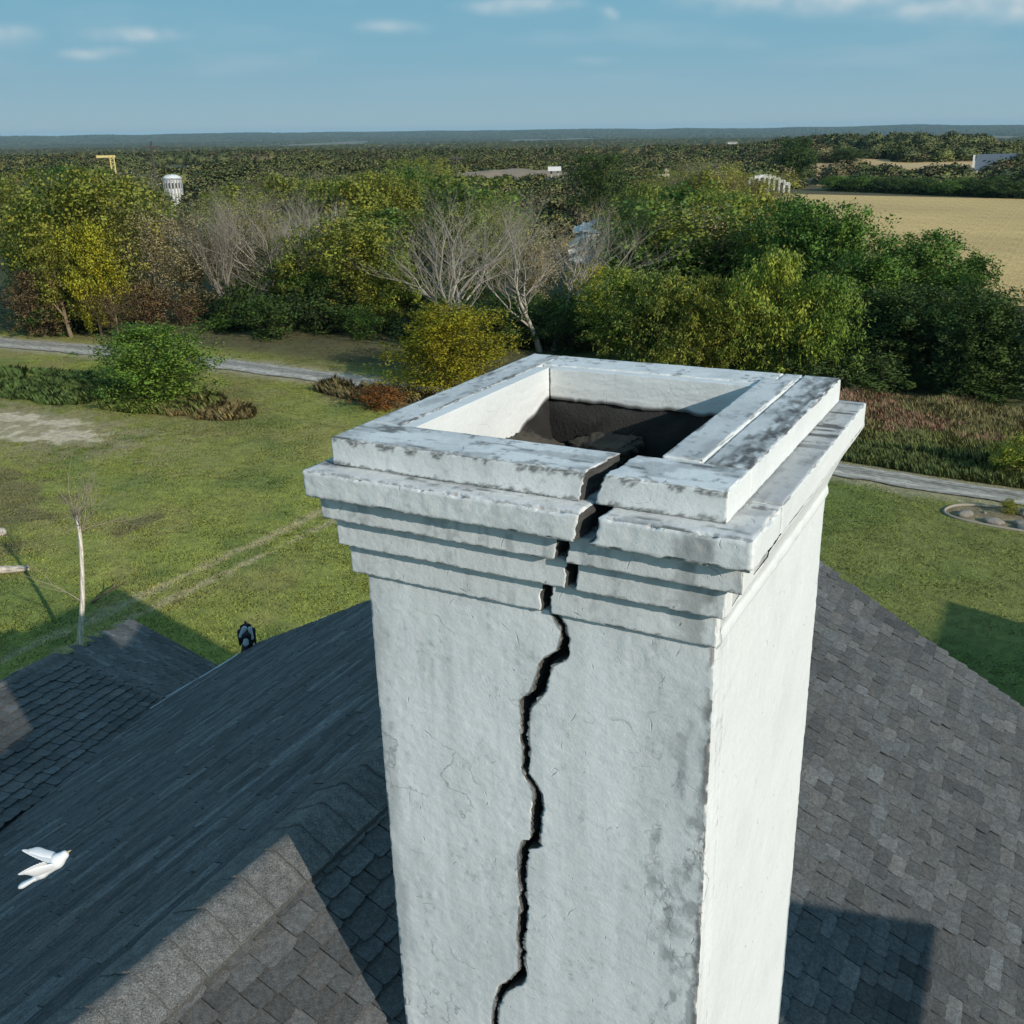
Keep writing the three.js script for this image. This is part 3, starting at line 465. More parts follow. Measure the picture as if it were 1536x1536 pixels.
for (const s of [-1, 1]) {
  const pts = [V(RX, RY - dn, ZF), V(RX, RY - dn, ZN), V(RX + s * SPAN, RY - dn - SPAN * TAN, ZN), V(RX + s * SPAN, RY - dn - SPAN * TAN, ZF)];
  main[s] = deck(pts, 0.16, HOUSE, 'roof_slope', s < 0 ? 'shaded slope of the main roof, dark blue grey' : 'sunlit slope of the main roof beside the chimney');
  const O = V(RX + s * (SPAN + 0.02), RY - (SPAN + 0.02) * TAN, 0), U = V(-s * COS, SIN, 0), E = V(0, 0, 1);
  layFacet(main[s], O, E, U, (e, u) => e > ZF + 0.02 && e < ZN && !(s > 0 && inChimney(RX + SPAN - u * COS, e)), { s0: 0, s1: SL - 0.06, e0: ZF, e1: ZN, exp: s < 0 ? 0.066 : 0.086, w0: s < 0 ? 0.22 : 0.07, w1: s < 0 ? 0.6 : 0.17, seed: s < 0 ? 401 : 402, tone: s < 0 ? 0 : 1 });
}
// the lower roof that meets the shaded slope on the left
const Tp = V(-6.368, -4.696, -4.045), Pp = V(-7.475, -4.326, -3.748), P1 = V(-6.983, -4.026, -2.761), V0 = V(-4.869, -3.865, -1.269), Qp = CAM.clone().addScaledVector(rayDir(200, 932), 14.4);
const ridgeDir = P1.clone().sub(Pp).normalize(), P2 = Pp.clone().addScaledVector(ridgeDir, 4.2), V2 = V0.clone().addScaledVector(V0.clone().sub(Tp).normalize(), 1.6);
const nNear = V0.clone().sub(Tp).cross(Pp.clone().sub(Tp)).normalize(); if (nNear.y < 0) nNear.negate();
const nFar = Pp.clone().sub(Tp).cross(Qp.clone().sub(Tp)).normalize(); if (nFar.y < 0) nFar.negate();
const Sray = rayDir(325, 1000), Sp = CAM.clone().addScaledVector(Sray, nFar.dot(Tp.clone().sub(CAM)) / nFar.dot(Sray));
const S2 = Sp.clone().add(V(0.5, -0.02, 0.16)), T2 = Tp.clone().add(V(0.35, -0.12, 0.1));
{
  const lower = (p) => p.clone().add(V(0, -0.015, 0));
  const near = deck([Tp, Pp, P2, V2].map(lower), 0.12, HOUSE, 'roof_slope', 'small lower roof slope, half sunlit and half in the main ridge shadow');
  const far = deck([Tp, T2, S2, Sp, Qp, Pp].map(lower), 0.12, HOUSE, 'roof_slope', 'dark far end of the small lower roof');
  const out = V(-1.5, -1.0, 0.3); deck([Pp, Qp, Qp.clone().add(out), P2.clone().add(out), P2].map(lower), 0.12, HOUSE, 'roof_slope');
  const facet = (owner, poly, n, dir, opt) => {
    const E = dir.clone().addScaledVector(n, -dir.dot(n)).normalize(); let U = n.clone().cross(E).normalize(); if (U.y < 0) U.negate();
    const O = poly[0], P = poly.map((p) => { const d = p.clone().sub(O); return [d.dot(E), d.dot(U)]; });
    const ins = (e, u) => { let c = false; for (let i = 0, j = P.length - 1; i < P.length; j = i++) if ((P[i][1] > u) !== (P[j][1] > u) && e < (P[j][0] - P[i][0]) * (u - P[i][1]) / (P[j][1] - P[i][1]) + P[i][0]) c = !c; return c; };
    layFacet(owner, O, E, U, ins, { ...opt, s0: Math.min(...P.map((q) => q[1])) - 0.1, s1: Math.max(...P.map((q) => q[1])), e0: Math.min(...P.map((q) => q[0])), e1: Math.max(...P.map((q) => q[0])) });
  };
  facet(near, [Tp, Pp, P2, V2], nNear, ridgeDir, { exp: 0.1, w0: 0.1, w1: 0.24, seed: 403, tone: 2 });
  facet(far, [Tp, T2, S2, Sp, Qp, Pp], nFar, Qp.clone().sub(Sp), { exp: 0.1, w0: 0.1, w1: 0.24, seed: 404, tone: 2 });
}
{ // the 300 shingles that show largest are single pieces, the rest of each slope is joined
  const vis = shingles.filter((s) => s.vis).sort((a, b) => a.d - b.d).slice(0, 300); vis.forEach((s) => { s.single = true; });
  const tone = (s) => { const k = s.tone === 0 ? 0.66 + 0.6 * s.t + (s.t > 0.9 ? 0.3 : 0) : 0.74 + 0.46 * s.t + (s.t > 0.92 ? 0.2 : 0) + 0.8 * (s.patch - 0.5); const b = 0.41; const w = (s.t * 7.3) % 1 - 0.5; return [b * k * (0.965 + 0.06 * w), b * k * 1.0, b * k * (0.985 - 0.06 * w)]; };
  const mats = new Map(); const q = new THREE.Matrix4(), qi = (v) => Math.round(v * 14) / 14;
  const groups = new Map();
  const whole = shingleMat(new THREE.Color(1, 1, 1), true);
  for (const s of shingles) {
    if (s.single) {
      const st = { ...s, t: qi(s.t), patch: qi(s.patch) }, key = s.tone + '_' + st.t + '_' + st.patch; if (!mats.has(key)) { const c = tone(st); mats.set(key, shingleMat(lin(...c))); }
      const m = part('shingle', SHG[s.v], mats.get(key), s.owner); m.position.copy(s.p); m.quaternion.copy(s.q); m.scale.set(s.w, 1, s.ls);
    } else { if (!groups.has(s.owner)) groups.set(s.owner, []); groups.get(s.owner).push(s); }
  }
  for (const [owner, list] of groups) {
    const gs = list.map((s) => { const g = SHG[s.v].clone(); g.applyMatrix4(q.compose(s.p, s.q, V(s.w, 1, s.ls))); const c = tone(s), n = g.attributes.position.count, a = new Float32Array(n * 3); for (let i = 0; i < n; i++) a.set(c, i * 3); g.setAttribute('color', new THREE.BufferAttribute(a, 3)); return g; });
    part('shingle', mergeGeometries(gs), whole, owner).userData.kind = 'stuff';
  }
}
// curved cap shingles, one lapped over the next along a ridge or hip
function capGeo(seed, half, len, pitchA, pitchB) {
  const r = RNG(seed), n = 12, m = 3, P = [], I = [], UV = [], rad = 0.045;
  const sec = (t) => { const sgn = Math.sign(t) || 1, d = Math.abs(t) * half, pa = sgn < 0 ? pitchA : pitchB, bend = rad * pa; let x, y; if (d < bend) { const a = d / rad; x = rad * Math.sin(a); y = -rad * (1 - Math.cos(a)); } else { x = rad * Math.sin(pa) + (d - bend) * Math.cos(pa); y = -rad * (1 - Math.cos(pa)) - (d - bend) * Math.sin(pa); } return [sgn * x, y]; };
  for (let j = 0; j <= m; j++) for (let i = 0; i <= n; i++) { const [x, y] = sec(i / n * 2 - 1), f = j / m, e = (j === 0 || j === m) ? (r() - 0.5) * 0.008 : 0; const lf = x > 0.03 ? 0.3 : 1; P.push(x + (r() - 0.5) * 0.003, y + (x > 0.03 ? 0.018 : 0.028) - 0.014 * f * lf + (r() - 0.5) * 0.002, f * len + e); UV.push(i / n * half * 4 + seed * 0.31, f * len * 2 + seed * 0.17); }
  for (let j = 0; j < m; j++) for (let i = 0; i < n; i++) { const a = j * (n + 1) + i; I.push(a, a + n + 1, a + 1, a + 1, a + n + 1, a + n + 2); }
  const base = P.length / 3; for (let i = 0; i <= n; i++) { for (const d of [0, -0.018]) { P.push(P[i * 3], P[i * 3 + 1] + d * 0.55, P[i * 3 + 2]); UV.push(i * 0.05, d); } } for (let i = 0; i < n; i++) { const a = base + i * 2; I.push(a, a + 2, a + 1, a + 2, a + 3, a + 1); }
  for (const s of [0, n]) { const b2 = P.length / 3; for (let j = 0; j <= m; j++) { const k = (j * (n + 1) + s) * 3; P.push(P[k], P[k + 1], P[k + 2], P[k], P[k + 1] - 0.016, P[k + 2]); UV.push(0, j, 0.1, j); } for (let j = 0; j < m; j++) { const a = b2 + j * 2; s ? I.push(a, a + 2, a + 1, a + 2, a + 3, a + 1) : I.push(a, a + 1, a + 2, a + 2, a + 1, a + 3); } }
  const g = new THREE.BufferGeometry(); g.setAttribute('position', new THREE.Float32BufferAttribute(P, 3)); g.setAttribute('uv', new THREE.Float32BufferAttribute(UV, 2)); g.setIndex(I); g.computeVertexNormals(); return g;
}
{
  const A = THREE.MathUtils.degToRad(29), caps = [0, 1, 2, 3].map((i) => capGeo(21 + i, 0.185, 0.27, A, A)), R = RNG(77);
  const cm = [0.40, 0.43, 0.47, 0.50].map((k) => shingleMat(lin(k * 0.99, k, k * 0.96)));
  for (let z = ZF; z < ZN; z += 0.158 * (0.9 + 0.25 * R())) { const m = part('ridge_cap', caps[Math.floor(R() * 4)], cm[Math.floor(R() * 4)], HOUSE); m.position.set(RX + (R() - 0.5) * 0.008, RY + 0.012, z + 0.27); m.rotation.y = Math.PI + (R() - 0.5) * 0.03; }
  // hip between the two facets of the lower roof
  const hg = capGeo(31, 0.13, 0.22, 0.3, 0.3), hd = Tp.clone().sub(Pp), n = Math.floor(hd.length() / 0.15); hd.normalize();
  const up = nNear.clone().add(nFar).normalize(), x = up.clone().cross(hd.clone().negate()).normalize(), up2 = hd.clone().negate().cross(x).normalize(), q = new THREE.Quaternion().setFromRotationMatrix(new THREE.Matrix4().makeBasis(x, up2, hd.clone().negate()));
  for (let i = 0; i <= n; i++) { const m = part('hip_cap', hg, cm[3], HOUSE); m.position.copy(Pp).addScaledVector(hd, 0.15 * (i + 1)).addScaledVector(up2, 0.004); m.quaternion.copy(q); }
  const q2 = (d) => { const zz = d.clone().normalize(), xx = V(0, 1, 0).cross(zz).normalize(), yy = zz.clone().cross(xx); return new THREE.Quaternion().setFromRotationMatrix(new THREE.Matrix4().makeBasis(xx, yy, zz)); };
  const rg = capGeo(32, 0.14, 0.22, 0.45, 0.55);
  for (let i = 0; i < 24; i++) { const m = part('ridge_cap', rg, cm[i % 4], HOUSE); m.position.copy(Pp).addScaledVector(ridgeDir, i * 0.15).add(V(0, 0.01, 0)); m.quaternion.copy(q2(ridgeDir)); }
}
{ // metal edges, fascia and the walls below
  const metal = new THREE.MeshStandardMaterial({ color: lin(0.55, 0.57, 0.58), metalness: 0.5, roughness: 0.45 }), wood = new THREE.MeshStandardMaterial({ color: lin(0.6, 0.58, 0.54), roughness: 0.8 });
  const wallT = dataTex(256, (i, j) => { const v = 0.75 + 0.12 * tnoise(i / 2, j / 2, 128, 3) + 0.1 * tnoise(i / 20, j / 20, 13, 4); return [v, v * 0.98, v * 0.93]; }, true);
  const wall = new THREE.MeshStandardMaterial({ map: wallT, roughness: 0.95 });
  const bar = (a, b, w, h, name, mat, off = V(0, 0, 0)) => { const d = b.clone().sub(a), m = part(name, new THREE.BoxGeometry(w, h, d.length()), mat, HOUSE); m.position.copy(a).lerp(b, 0.5).add(off); m.quaternion.setFromUnitVectors(V(0, 0, 1), d.normalize()); return m; };
  for (const s of [-1, 1]) {
    const ex = RX + s * SPAN, ey = RY - SPAN * TAN;
    bar(V(ex, ey, ZF), V(ex, ey, ZN), 0.02, 0.05, 'drip_edge', metal, V(s * 0.026, -0.018, 0));
    bar(V(ex, ey, ZF), V(ex, ey, ZN), 0.03, 0.2, 'fascia', wood, V(s * 0.006, -0.15, 0));
    bar(V(RX, RY, ZF), V(ex, ey, ZF), 0.03, 0.18, 'rake_board', wood, V(0, -0.14, -0.02));
    const wx = RX + s * (SPAN - 0.5), w = part('wall', new THREE.BoxGeometry(0.24, 9.265 - 4.7, ZN - ZF - 0.9), wall, HOUSE); w.position.set(wx, (GY - 4.7) / 2 - 0.15, (ZN + ZF) / 2);
  }
  for (const z of [ZF + 0.45, ZN - 0.45]) { const sh = new THREE.Shape(); const hw = SPAN - 0.62, e = RY - 0.32 - hw * TAN; sh.moveTo(-hw, GY - 0.1); sh.lineTo(hw, GY - 0.1); sh.lineTo(hw, e); sh.lineTo(0, RY - 0.32); sh.lineTo(-hw, e); const g = new THREE.ExtrudeGeometry(sh, { depth: 0.22, bevelEnabled: false }); const m = part('gable_wall', g, wall, HOUSE); m.position.set(RX, 0, z - 0.11); }
  // flashing where the far end of the lower roof runs under the main eave
  bar(Tp.clone().add(V(0.02, 0.03, 0)), V(-6.21, -4.605, -5.0), 0.07, 0.008, 'flashing', metal, V(0.01, 0.0, 0));
  // walls of the lower wing
  const foot = [Qp, P2, V2, S2].map((p) => V(p.x, 0, p.z)), c = foot.reduce((a, p) => a.add(p), V(0, 0, 0)).multiplyScalar(0.25), ins = foot.map((p) => p.clone().lerp(c, 0.14));
  const wt = [-6.2, -5.0, -5.2, -6.0];
  for (let i = 0; i < 4; i++) { const a = ins[i], b = ins[(i + 1) % 4], h = Math.min(wt[i], wt[(i + 1) % 4]), d = b.clone().sub(a), m = part('wing_wall', new THREE.BoxGeometry(d.length(), h - GY + 0.1, 0.2), wall, HOUSE); m.position.copy(a).lerp(b, 0.5).setY((h + GY - 0.1) / 2); m.rotation.y = Math.atan2(-d.z, d.x); }
}
{ // unseen, added to cast shadows on roof and lawn: sheet on a pole, shed
  const t = thing('added_shadow_caster', 'unseen slanted dark sheet on a tall pole, added to cast the roof shadow', 'shadow_caster', [4.32, GY, 0.42]);
  const pm = new THREE.MeshStandardMaterial({ color: lin(0.05, 0.06, 0.07), roughness: 0.9 }), st = new THREE.MeshStandardMaterial({ color: lin(0.4, 0.4, 0.4), metalness: 0.8, roughness: 0.4 });
  const pole = part('pole', new THREE.CylinderGeometry(0.05, 0.06, 9, 12), st, t); pole.position.y = 4.5;
  const ss = new THREE.Shape(), py = (y) => y - GY; ss.moveTo(0.07, py(-1.6)); ss.lineTo(1.49, py(-1.57)); ss.lineTo(0.71, py(-0.98)); ss.lineTo(0.3, py(-0.66)); ss.lineTo(0.07, py(-0.66)); ss.closePath();
  const p = part('shadow_caster', new THREE.ExtrudeGeometry(ss, { depth: 0.02, bevelEnabled: false }), pm, t); p.rotation.y = Math.PI / 2;
  const sh = thing('added_shed', 'plain gabled outbuilding added out of view to shade the lawn', 'shed', [12.6, GY, -9.3]);
  const wm = new THREE.MeshStandardMaterial({ color: lin(0.45, 0.42, 0.38), roughness: 0.9 }), s2 = new THREE.Shape(); s2.moveTo(-3, 0); s2.lineTo(3, 0); s2.lineTo(3, 3.6); s2.lineTo(0, 5.6); s2.lineTo(-3, 3.6); const b = part('wall', new THREE.ExtrudeGeometry(s2, { depth: 10.6, bevelEnabled: false }), wm, sh); b.position.z = -5.3;
  for (const s of [-1, 1]) { const r = part('roof', new THREE.BoxGeometry(4.1, 0.12, 11.2), deckMat, sh); r.position.set(s * 1.66, 4.62, 0); r.rotation.z = -s * Math.atan2(2, 3); }
  const d = part('door', new THREE.BoxGeometry(0.06, 2.1, 1.2), deckMat, sh); d.position.set(-3.02, 1.06, 1);
}

// ------------------------------------------------------------------ trees, bushes, grass
const barkT = dataTex(128, (i, j) => { const v = 0.6 + 0.4 * tnoise(i / 3, j / 14, 42, 3) * (0.5 + tnoise(i / 2, j / 2, 64, 4)); return [v, v * 0.97, v * 0.93]; }, true);
const bark = (r, g, b) => new THREE.MeshStandardMaterial({ color: lin(r, g, b), map: barkT, roughness: 0.95 });
const leafM = (r, g, b) => new THREE.MeshPhysicalMaterial({ color: lin(r, g, b), vertexColors: true, roughness: 0.85, transmission: 0.5, thickness: 0, specularIntensity: 0.1, side: THREE.DoubleSide });
const BK = { brown: bark(0.2, 0.15, 0.11), grey: bark(0.42, 0.38, 0.33), pale: bark(0.74, 0.69, 0.62), ash: bark(0.66, 0.61, 0.54), dark: bark(0.1, 0.08, 0.06), tan: bark(0.42, 0.33, 0.22), red: bark(0.25, 0.13, 0.09) };
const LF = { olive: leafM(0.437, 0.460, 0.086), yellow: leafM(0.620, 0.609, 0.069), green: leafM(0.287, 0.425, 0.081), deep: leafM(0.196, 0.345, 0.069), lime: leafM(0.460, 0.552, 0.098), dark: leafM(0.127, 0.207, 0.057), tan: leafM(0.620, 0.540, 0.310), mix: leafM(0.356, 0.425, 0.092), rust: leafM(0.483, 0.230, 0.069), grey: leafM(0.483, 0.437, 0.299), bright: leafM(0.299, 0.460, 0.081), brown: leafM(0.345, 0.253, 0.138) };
class Sticks { // tapered limbs gathered into one geometry
  constructor() { this.p = []; this.n = []; this.u = []; this.i = []; }
  seg(a, b, ra, rb, k = 5) {
    const d = b.clone().sub(a), L = d.length(); if (L < 1e-5) return; d.divideScalar(L); const s = Math.abs(d.y) > 0.9 ? V(1, 0, 0) : V(0, 1, 0), x = s.clone().cross(d).normalize(), y = d.clone().cross(x), base = this.p.length / 3;
    for (const [c, r, v] of [[a, ra, 0], [b, rb, L]]) for (let j = 0; j <= k; j++) { const t = j / k * Math.PI * 2, nx = x.x * Math.cos(t) + y.x * Math.sin(t), ny = x.y * Math.cos(t) + y.y * Math.sin(t), nz = x.z * Math.cos(t) + y.z * Math.sin(t); this.p.push(c.x + nx * r, c.y + ny * r, c.z + nz * r); this.n.push(nx, ny, nz); this.u.push(j / k, v); }
    for (let j = 0; j < k; j++) { const q = base + j, w = q + k + 1; this.i.push(q, q + 1, w, q + 1, w + 1, w); }
  }
  geo() { const g = new THREE.BufferGeometry(); g.setAttribute('position', new THREE.Float32BufferAttribute(this.p, 3)); g.setAttribute('normal', new THREE.Float32BufferAttribute(this.n, 3)); g.setAttribute('uv', new THREE.Float32BufferAttribute(this.u, 2)); g.setIndex(this.i); return g; }
}
class Leaves {
  constructor() { this.p = []; this.n = []; this.c = []; this.i = []; }
  leaf(c, dir, side, l, w, nrm, t) { // a narrow pointed blade of two triangles
    const b = this.p.length / 3, e = c.clone().addScaledVector(dir, l), m = c.clone().addScaledVector(dir, l * 0.45);
    for (const q of [c, m.clone().addScaledVector(side, w / 2), e, m.clone().addScaledVector(side, -w / 2)]) { this.p.push(q.x, q.y, q.z); this.n.push(nrm.x, nrm.y, nrm.z); this.c.push(t[0], t[1], t[2]); }
    this.i.push(b, b + 1, b + 2, b, b + 2, b + 3);
  }
  geo() { const g = new THREE.BufferGeometry(); g.setAttribute('position', new THREE.Float32BufferAttribute(this.p, 3)); g.setAttribute('normal', new THREE.Float32BufferAttribute(this.n, 3)); g.setAttribute('color', new THREE.Float32BufferAttribute(this.c, 3)); g.setIndex(this.i); return g; }
}
const rndDir = (R) => { const z = R() * 2 - 1, a = R() * 6.2832, r = Math.sqrt(1 - z * z); return V(r * Math.cos(a), z, r * Math.sin(a)); };
// a unit tree one metre tall and about as wide; later stretched to its own height and spread
function makeTree(seed, o) {
  const R = RNG(seed), st = new Sticks(), lv = new Leaves(), tips = [];
  const grow = (a, d, len, r, depth) => {
    const n = depth === 0 ? 4 : 3; let p = a.clone(), dd = d.clone(), rr = r;
    for (let i = 0; i < n; i++) {
      dd.addScaledVector(rndDir(R), o.wob * (depth ? 1 : 0.45)).addScaledVector(V(0, 1, 0), o.up * (depth ? 1 : 0.3)).normalize();
      const q = p.clone().addScaledVector(dd, len / n), r2 = rr * (depth >= o.depth ? 0.55 : 0.82); st.seg(p, q, rr, r2, depth < 1 ? 7 : depth < 3 ? 4 : 3); p = q; rr = r2;
      if (depth < o.depth && (i > 0 || depth > 0)) { const k = o.kids * (depth === 0 ? (i >= 1 ? 1.25 : 0) : 1) ; let m = Math.floor(k + R()); while (m-- > 0) { const s = rndDir(R); s.y = Math.abs(s.y) * 0.4; const bd = dd.clone().multiplyScalar(1 - o.spread).addScaledVector(s, o.spread).normalize(); grow(p, bd, len * o.shrink * (0.7 + 0.5 * R()), rr * 0.68, depth + 1); } }
      if (depth >= o.depth - 1 || depth === 0 && i === n - 1) tips.push([p.clone(), dd.clone()]);
    }
    if (depth < o.depth) grow(p, dd, len * o.shrink, rr * 0.8, depth + 1);
  };
  const stems = o.stems ?? 1;
  for (let s = 0; s < stems; s++) { const a = s / stems * 6.28 + R(), lean = stems > 1 ? 0.15 + 0.5 * R() : 0.05; grow(V(stems > 1 ? Math.cos(a) * 0.03 : 0, -0.01, stems > 1 ? Math.sin(a) * 0.03 : 0), V(Math.cos(a) * lean, 1, Math.sin(a) * lean).normalize(), o.trunk, (o.rad ?? 0.022) * (stems > 1 ? 0.6 : 1), 0); }
  // foliage: lobes of clumps over the crown, thinned so that gaps remain
  if (o.leaves) {
    const lobes = []; const nL = o.lobes ?? 9;
    for (let i = 0; i < nL; i++) { const t = i / (nL - 1), y = mix(o.bot, 0.9, Math.pow(t, 0.85)), w = o.shape(clamp((y - o.bot) / (1 - o.bot))); const a = i * 2.4 + R(), rr = w * (0.25 + 0.35 * R()); lobes.push([V(Math.cos(a) * rr, y, Math.sin(a) * rr), w * (0.42 + 0.3 * R()) + 0.03]); }
    const per = o.per ?? 24, nC = Math.floor(o.leaves / per);
    for (let k = 0; k < nC; k++) {
      let c, out; const q = lobes[Math.floor(R() * nL)];
      if (tips.length && R() < 0.3) { const t = tips[Math.floor(R() * tips.length)]; c = t[0].clone(); out = t[1]; if (c.y < o.bot * 0.7) continue; }
      else { out = rndDir(R); out.y = out.y * 0.85 + 0.12; c = q[0].clone().addScaledVector(out, q[1] * Math.pow(R(), 0.45)); }
      c.y = Math.min(c.y, 1); if (fbm3(c.x * 9 + seed, c.y * 9, c.z * 9, 2) < (o.gap ?? 0.4)) continue;
      const cr = o.clump * (0.6 + 0.8 * R()), t0 = 0.8 + 0.36 * R(), warm = R();
      for (let j = 0; j < per; j++) {
        const e = rndDir(R), lc = c.clone().addScaledVector(e, cr * Math.pow(R(), 0.5)); lc.y -= (o.droop ?? 0) * cr * R();
        const d = rndDir(R).multiplyScalar(0.8).addScaledVector(V(0, 1, 0), o.hang ?? -0.3).addScaledVector(e, 0.4).normalize(), s = rndDir(R).cross(d).normalize(), n = rndDir(R).multiplyScalar(0.38).addScaledVector(e, 0.4).addScaledVector(out, 0.6).add(V(0, 0.3, 0)).normalize();
        const b = t0 * (0.88 + 0.24 * R()), l = o.leaf * (0.7 + 0.7 * R()); lv.leaf(lc, d, s, l, l * (o.slim ?? 0.5), n, [b * (0.92 + 0.22 * warm), b, b * (1.05 - 0.2 * warm)]);
      }
    }
  }
  const tg = st.geo(), cg = o.leaves ? lv.geo() : null, rr = [], pp = (cg ?? tg).attributes.position; let top = 0; for (let i = 0; i < pp.count; i += 7) rr.push(Math.hypot(pp.getX(i), pp.getZ(i))); for (let i = 0; i < pp.count; i++) top = Math.max(top, pp.getY(i)); rr.sort((a, b) => a - b);
  const k = 0.5 / rr[Math.floor(rr.length * 0.96)]; for (const g of [tg, cg]) if (g) { g.scale(k, 1 / top, k); if (g === cg) { const n = g.attributes.normal; n.array.set(new Float32Array(lv.n)); } }
  return { trunk: tg, crown: cg };
}
const round = (t) => 0.5 * Math.pow(Math.sin(Math.PI * clamp(t * 0.86 + 0.12)), 0.6), tall = (t) => 0.46 * Math.pow(Math.sin(Math.PI * clamp(t * 0.82 + 0.15)), 0.75), cone = (t) => 0.5 * Math.pow(1 - t * 0.9, 0.8) * Math.min(1, 0.5 + t * 4), vase = (t) => 0.12 + 0.4 * Math.pow(t, 0.8) * (t > 0.85 ? (1 - t) / 0.15 * 0.5 + 0.5 : 1);
const base = { wob: 0.22, up: 0.06, depth: 3, kids: 1.1, spread: 0.55, shrink: 0.62, trunk: 0.42 };
const PROTO = {
  leafyA: makeTree(101, { ...base, leaves: 30000, per: 30, bot: 0.14, shape: round, lobes: 13, clump: 0.05, leaf: 0.0185, slim: 0.72, gap: 0.33 }),
  leafyB: makeTree(102, { ...base, leaves: 30000, per: 30, bot: 0.1, shape: tall, lobes: 15, clump: 0.048, leaf: 0.0185, slim: 0.72, gap: 0.35, hang: -0.5 }),
  leafyC: makeTree(103, { ...base, leaves: 26000, per: 30, bot: 0.2, shape: round, lobes: 11, clump: 0.05, leaf: 0.020, slim: 0.72, gap: 0.36 }),
  willow: makeTree(104, { ...base, leaves: 30000, per: 30, bot: 0.06, shape: tall, lobes: 18, clump: 0.045, leaf: 0.026, slim: 0.36, hang: -1.1, droop: 1.6, gap: 0.40 }),
  vase: makeTree(105, { ...base, up: 0.16, spread: 0.4, leaves: 22000, bot: 0.2, shape: vase, lobes: 13, clump: 0.05, leaf: 0.02, slim: 0.4, hang: 0.5, gap: 0.44, kids: 1.3 }),
  conifer: makeTree(106, { ...base, trunk: 0.6, kids: 0.8, leaves: 16000, bot: 0.5, shape: (t) => 0.3 + 0.2 * Math.sin(t * 9) * (1 - t), lobes: 14, clump: 0.05, leaf: 0.022, slim: 0.35, gap: 0.42 }),
  wispy: makeTree(107, { ...base, up: 0.14, spread: 0.42, depth: 4, kids: 1.0, leaves: 12000, per: 12, bot: 0.2, shape: vase, lobes: 12, clump: 0.06, leaf: 0.016, slim: 0.35, hang: 0.4, gap: 0.4, rad: 0.016 }),
  bareA: makeTree(108, { ...base, up: 0.09, spread: 0.52, depth: 5, kids: 1.0, trunk: 0.26, shrink: 0.72, rad: 0.024, wob: 0.26, stems: 2 }),
  bareB: makeTree(109, { ...base, up: 0.22, spread: 0.34, depth: 5, kids: 0.85, trunk: 0.32, shrink: 0.72, rad: 0.021, wob: 0.24, stems: 4 }),
  bushA: makeTree(110, { ...base, stems: 7, trunk: 0.42, up: 0.04, leaves: 30000, bot: 0.03, shape: (t) => 0.5 * Math.pow(Math.sin(Math.PI * clamp(t * 0.8 + 0.2)), 0.7), lobes: 20, clump: 0.06, leaf: 0.026, slim: 0.42, hang: 0.35, gap: 0.36, rad: 0.012 }),
  bushB: makeTree(111, { ...base, stems: 7, trunk: 0.35, up: 0.05, leaves: 30000, bot: 0.02, shape: (t) => 0.5 * Math.pow(Math.sin(Math.PI * clamp(t * 0.7 + 0.3)), 0.6), lobes: 22, clump: 0.055, leaf: 0.023, slim: 0.42, hang: 0.7, gap: 0.34, rad: 0.01 }),
  scrub: makeTree(112, { ...base, stems: 6, trunk: 0.4, leaves: 7500, bot: 0.04, shape: round, lobes: 12, clump: 0.08, leaf: 0.042, slim: 0.45, hang: 0.2, gap: 0.42, rad: 0.012 }),
};
for (const [k, q, sh] of [['A', 121, round], ['B', 122, tall], ['C', 123, round]]) PROTO['mid' + k] = makeTree(q, { ...base, depth: 2, leaves: 10500, bot: 0.14, shape: sh, lobes: 12, clump: 0.06, leaf: 0.03, slim: 0.72, gap: 0.33 });
const tR = RNG(999);
function plant(name, label, category, proto, p, h, w, leaf, bk, group, turn) {
  const t = thing(name, label, category, [p.x, p.y - 0.02, p.z], group), k = PROTO[proto];
  t.scale.set(w, h, w); t.rotation.y = turn ?? tR() * 6.28;
  part('trunk', k.trunk, BK[bk], t); if (k.crown && leaf) part('crown', k.crown, LF[leaf], t); return t;
}
// tree at column px of the photograph, crown top at row py, this far away, this wide in pixels
function tree(px, py, dist, wpx, proto, leaf, bk, label, group, name = 'tree', cat = 'tree') { const p = atDist(px, dist), h = heightTo(p, py, px), w = wpx / 1600 * dist * 1.05; return plant(name, label, cat, proto, p, h, w, leaf, bk, group); }

// single plants that stand out
{ const p = onGround(238, 602); plant('green_bush', 'rounded bright green bush standing alone on the lawn near the gravel path', 'bush', 'bushA', p, heightTo(p, 476, 238), 5.0, 'bright', 'brown'); }
{ const p = onGround(678, 580); plant('yellow_bush', 'rounded yellow green bush at the wood edge behind the chimney cap', 'bush', 'bushB', p, heightTo(p, 450, 678), 5.6, 'yellow', 'tan').children[1].material = leafM(0.480, 0.449, 0.040); }
{ const p = onGround(570, 612); plant('rust_bush', 'low rusty orange shrub beside the left corner of the chimney cap', 'shrub', 'scrub', p, 0.95, 2.2, 'rust', 'brown'); }
{ const p = onGround(1523, 722); const t = plant('path_sapling', 'young spiky leaved shrub beside the gravel path right of the chimney', 'shrub', 'scrub', p, 1.75, 1.7, 'lime', 'brown'); }
{ const p = onGround(280, 490); plant('red_shrub', 'small reddish twiggy shrub behind the round green bush', 'shrub', 'bareB', p, 1.6, 1.5, null, 'red'); }
const T = (list) => list.forEach((a) => tree(...a));
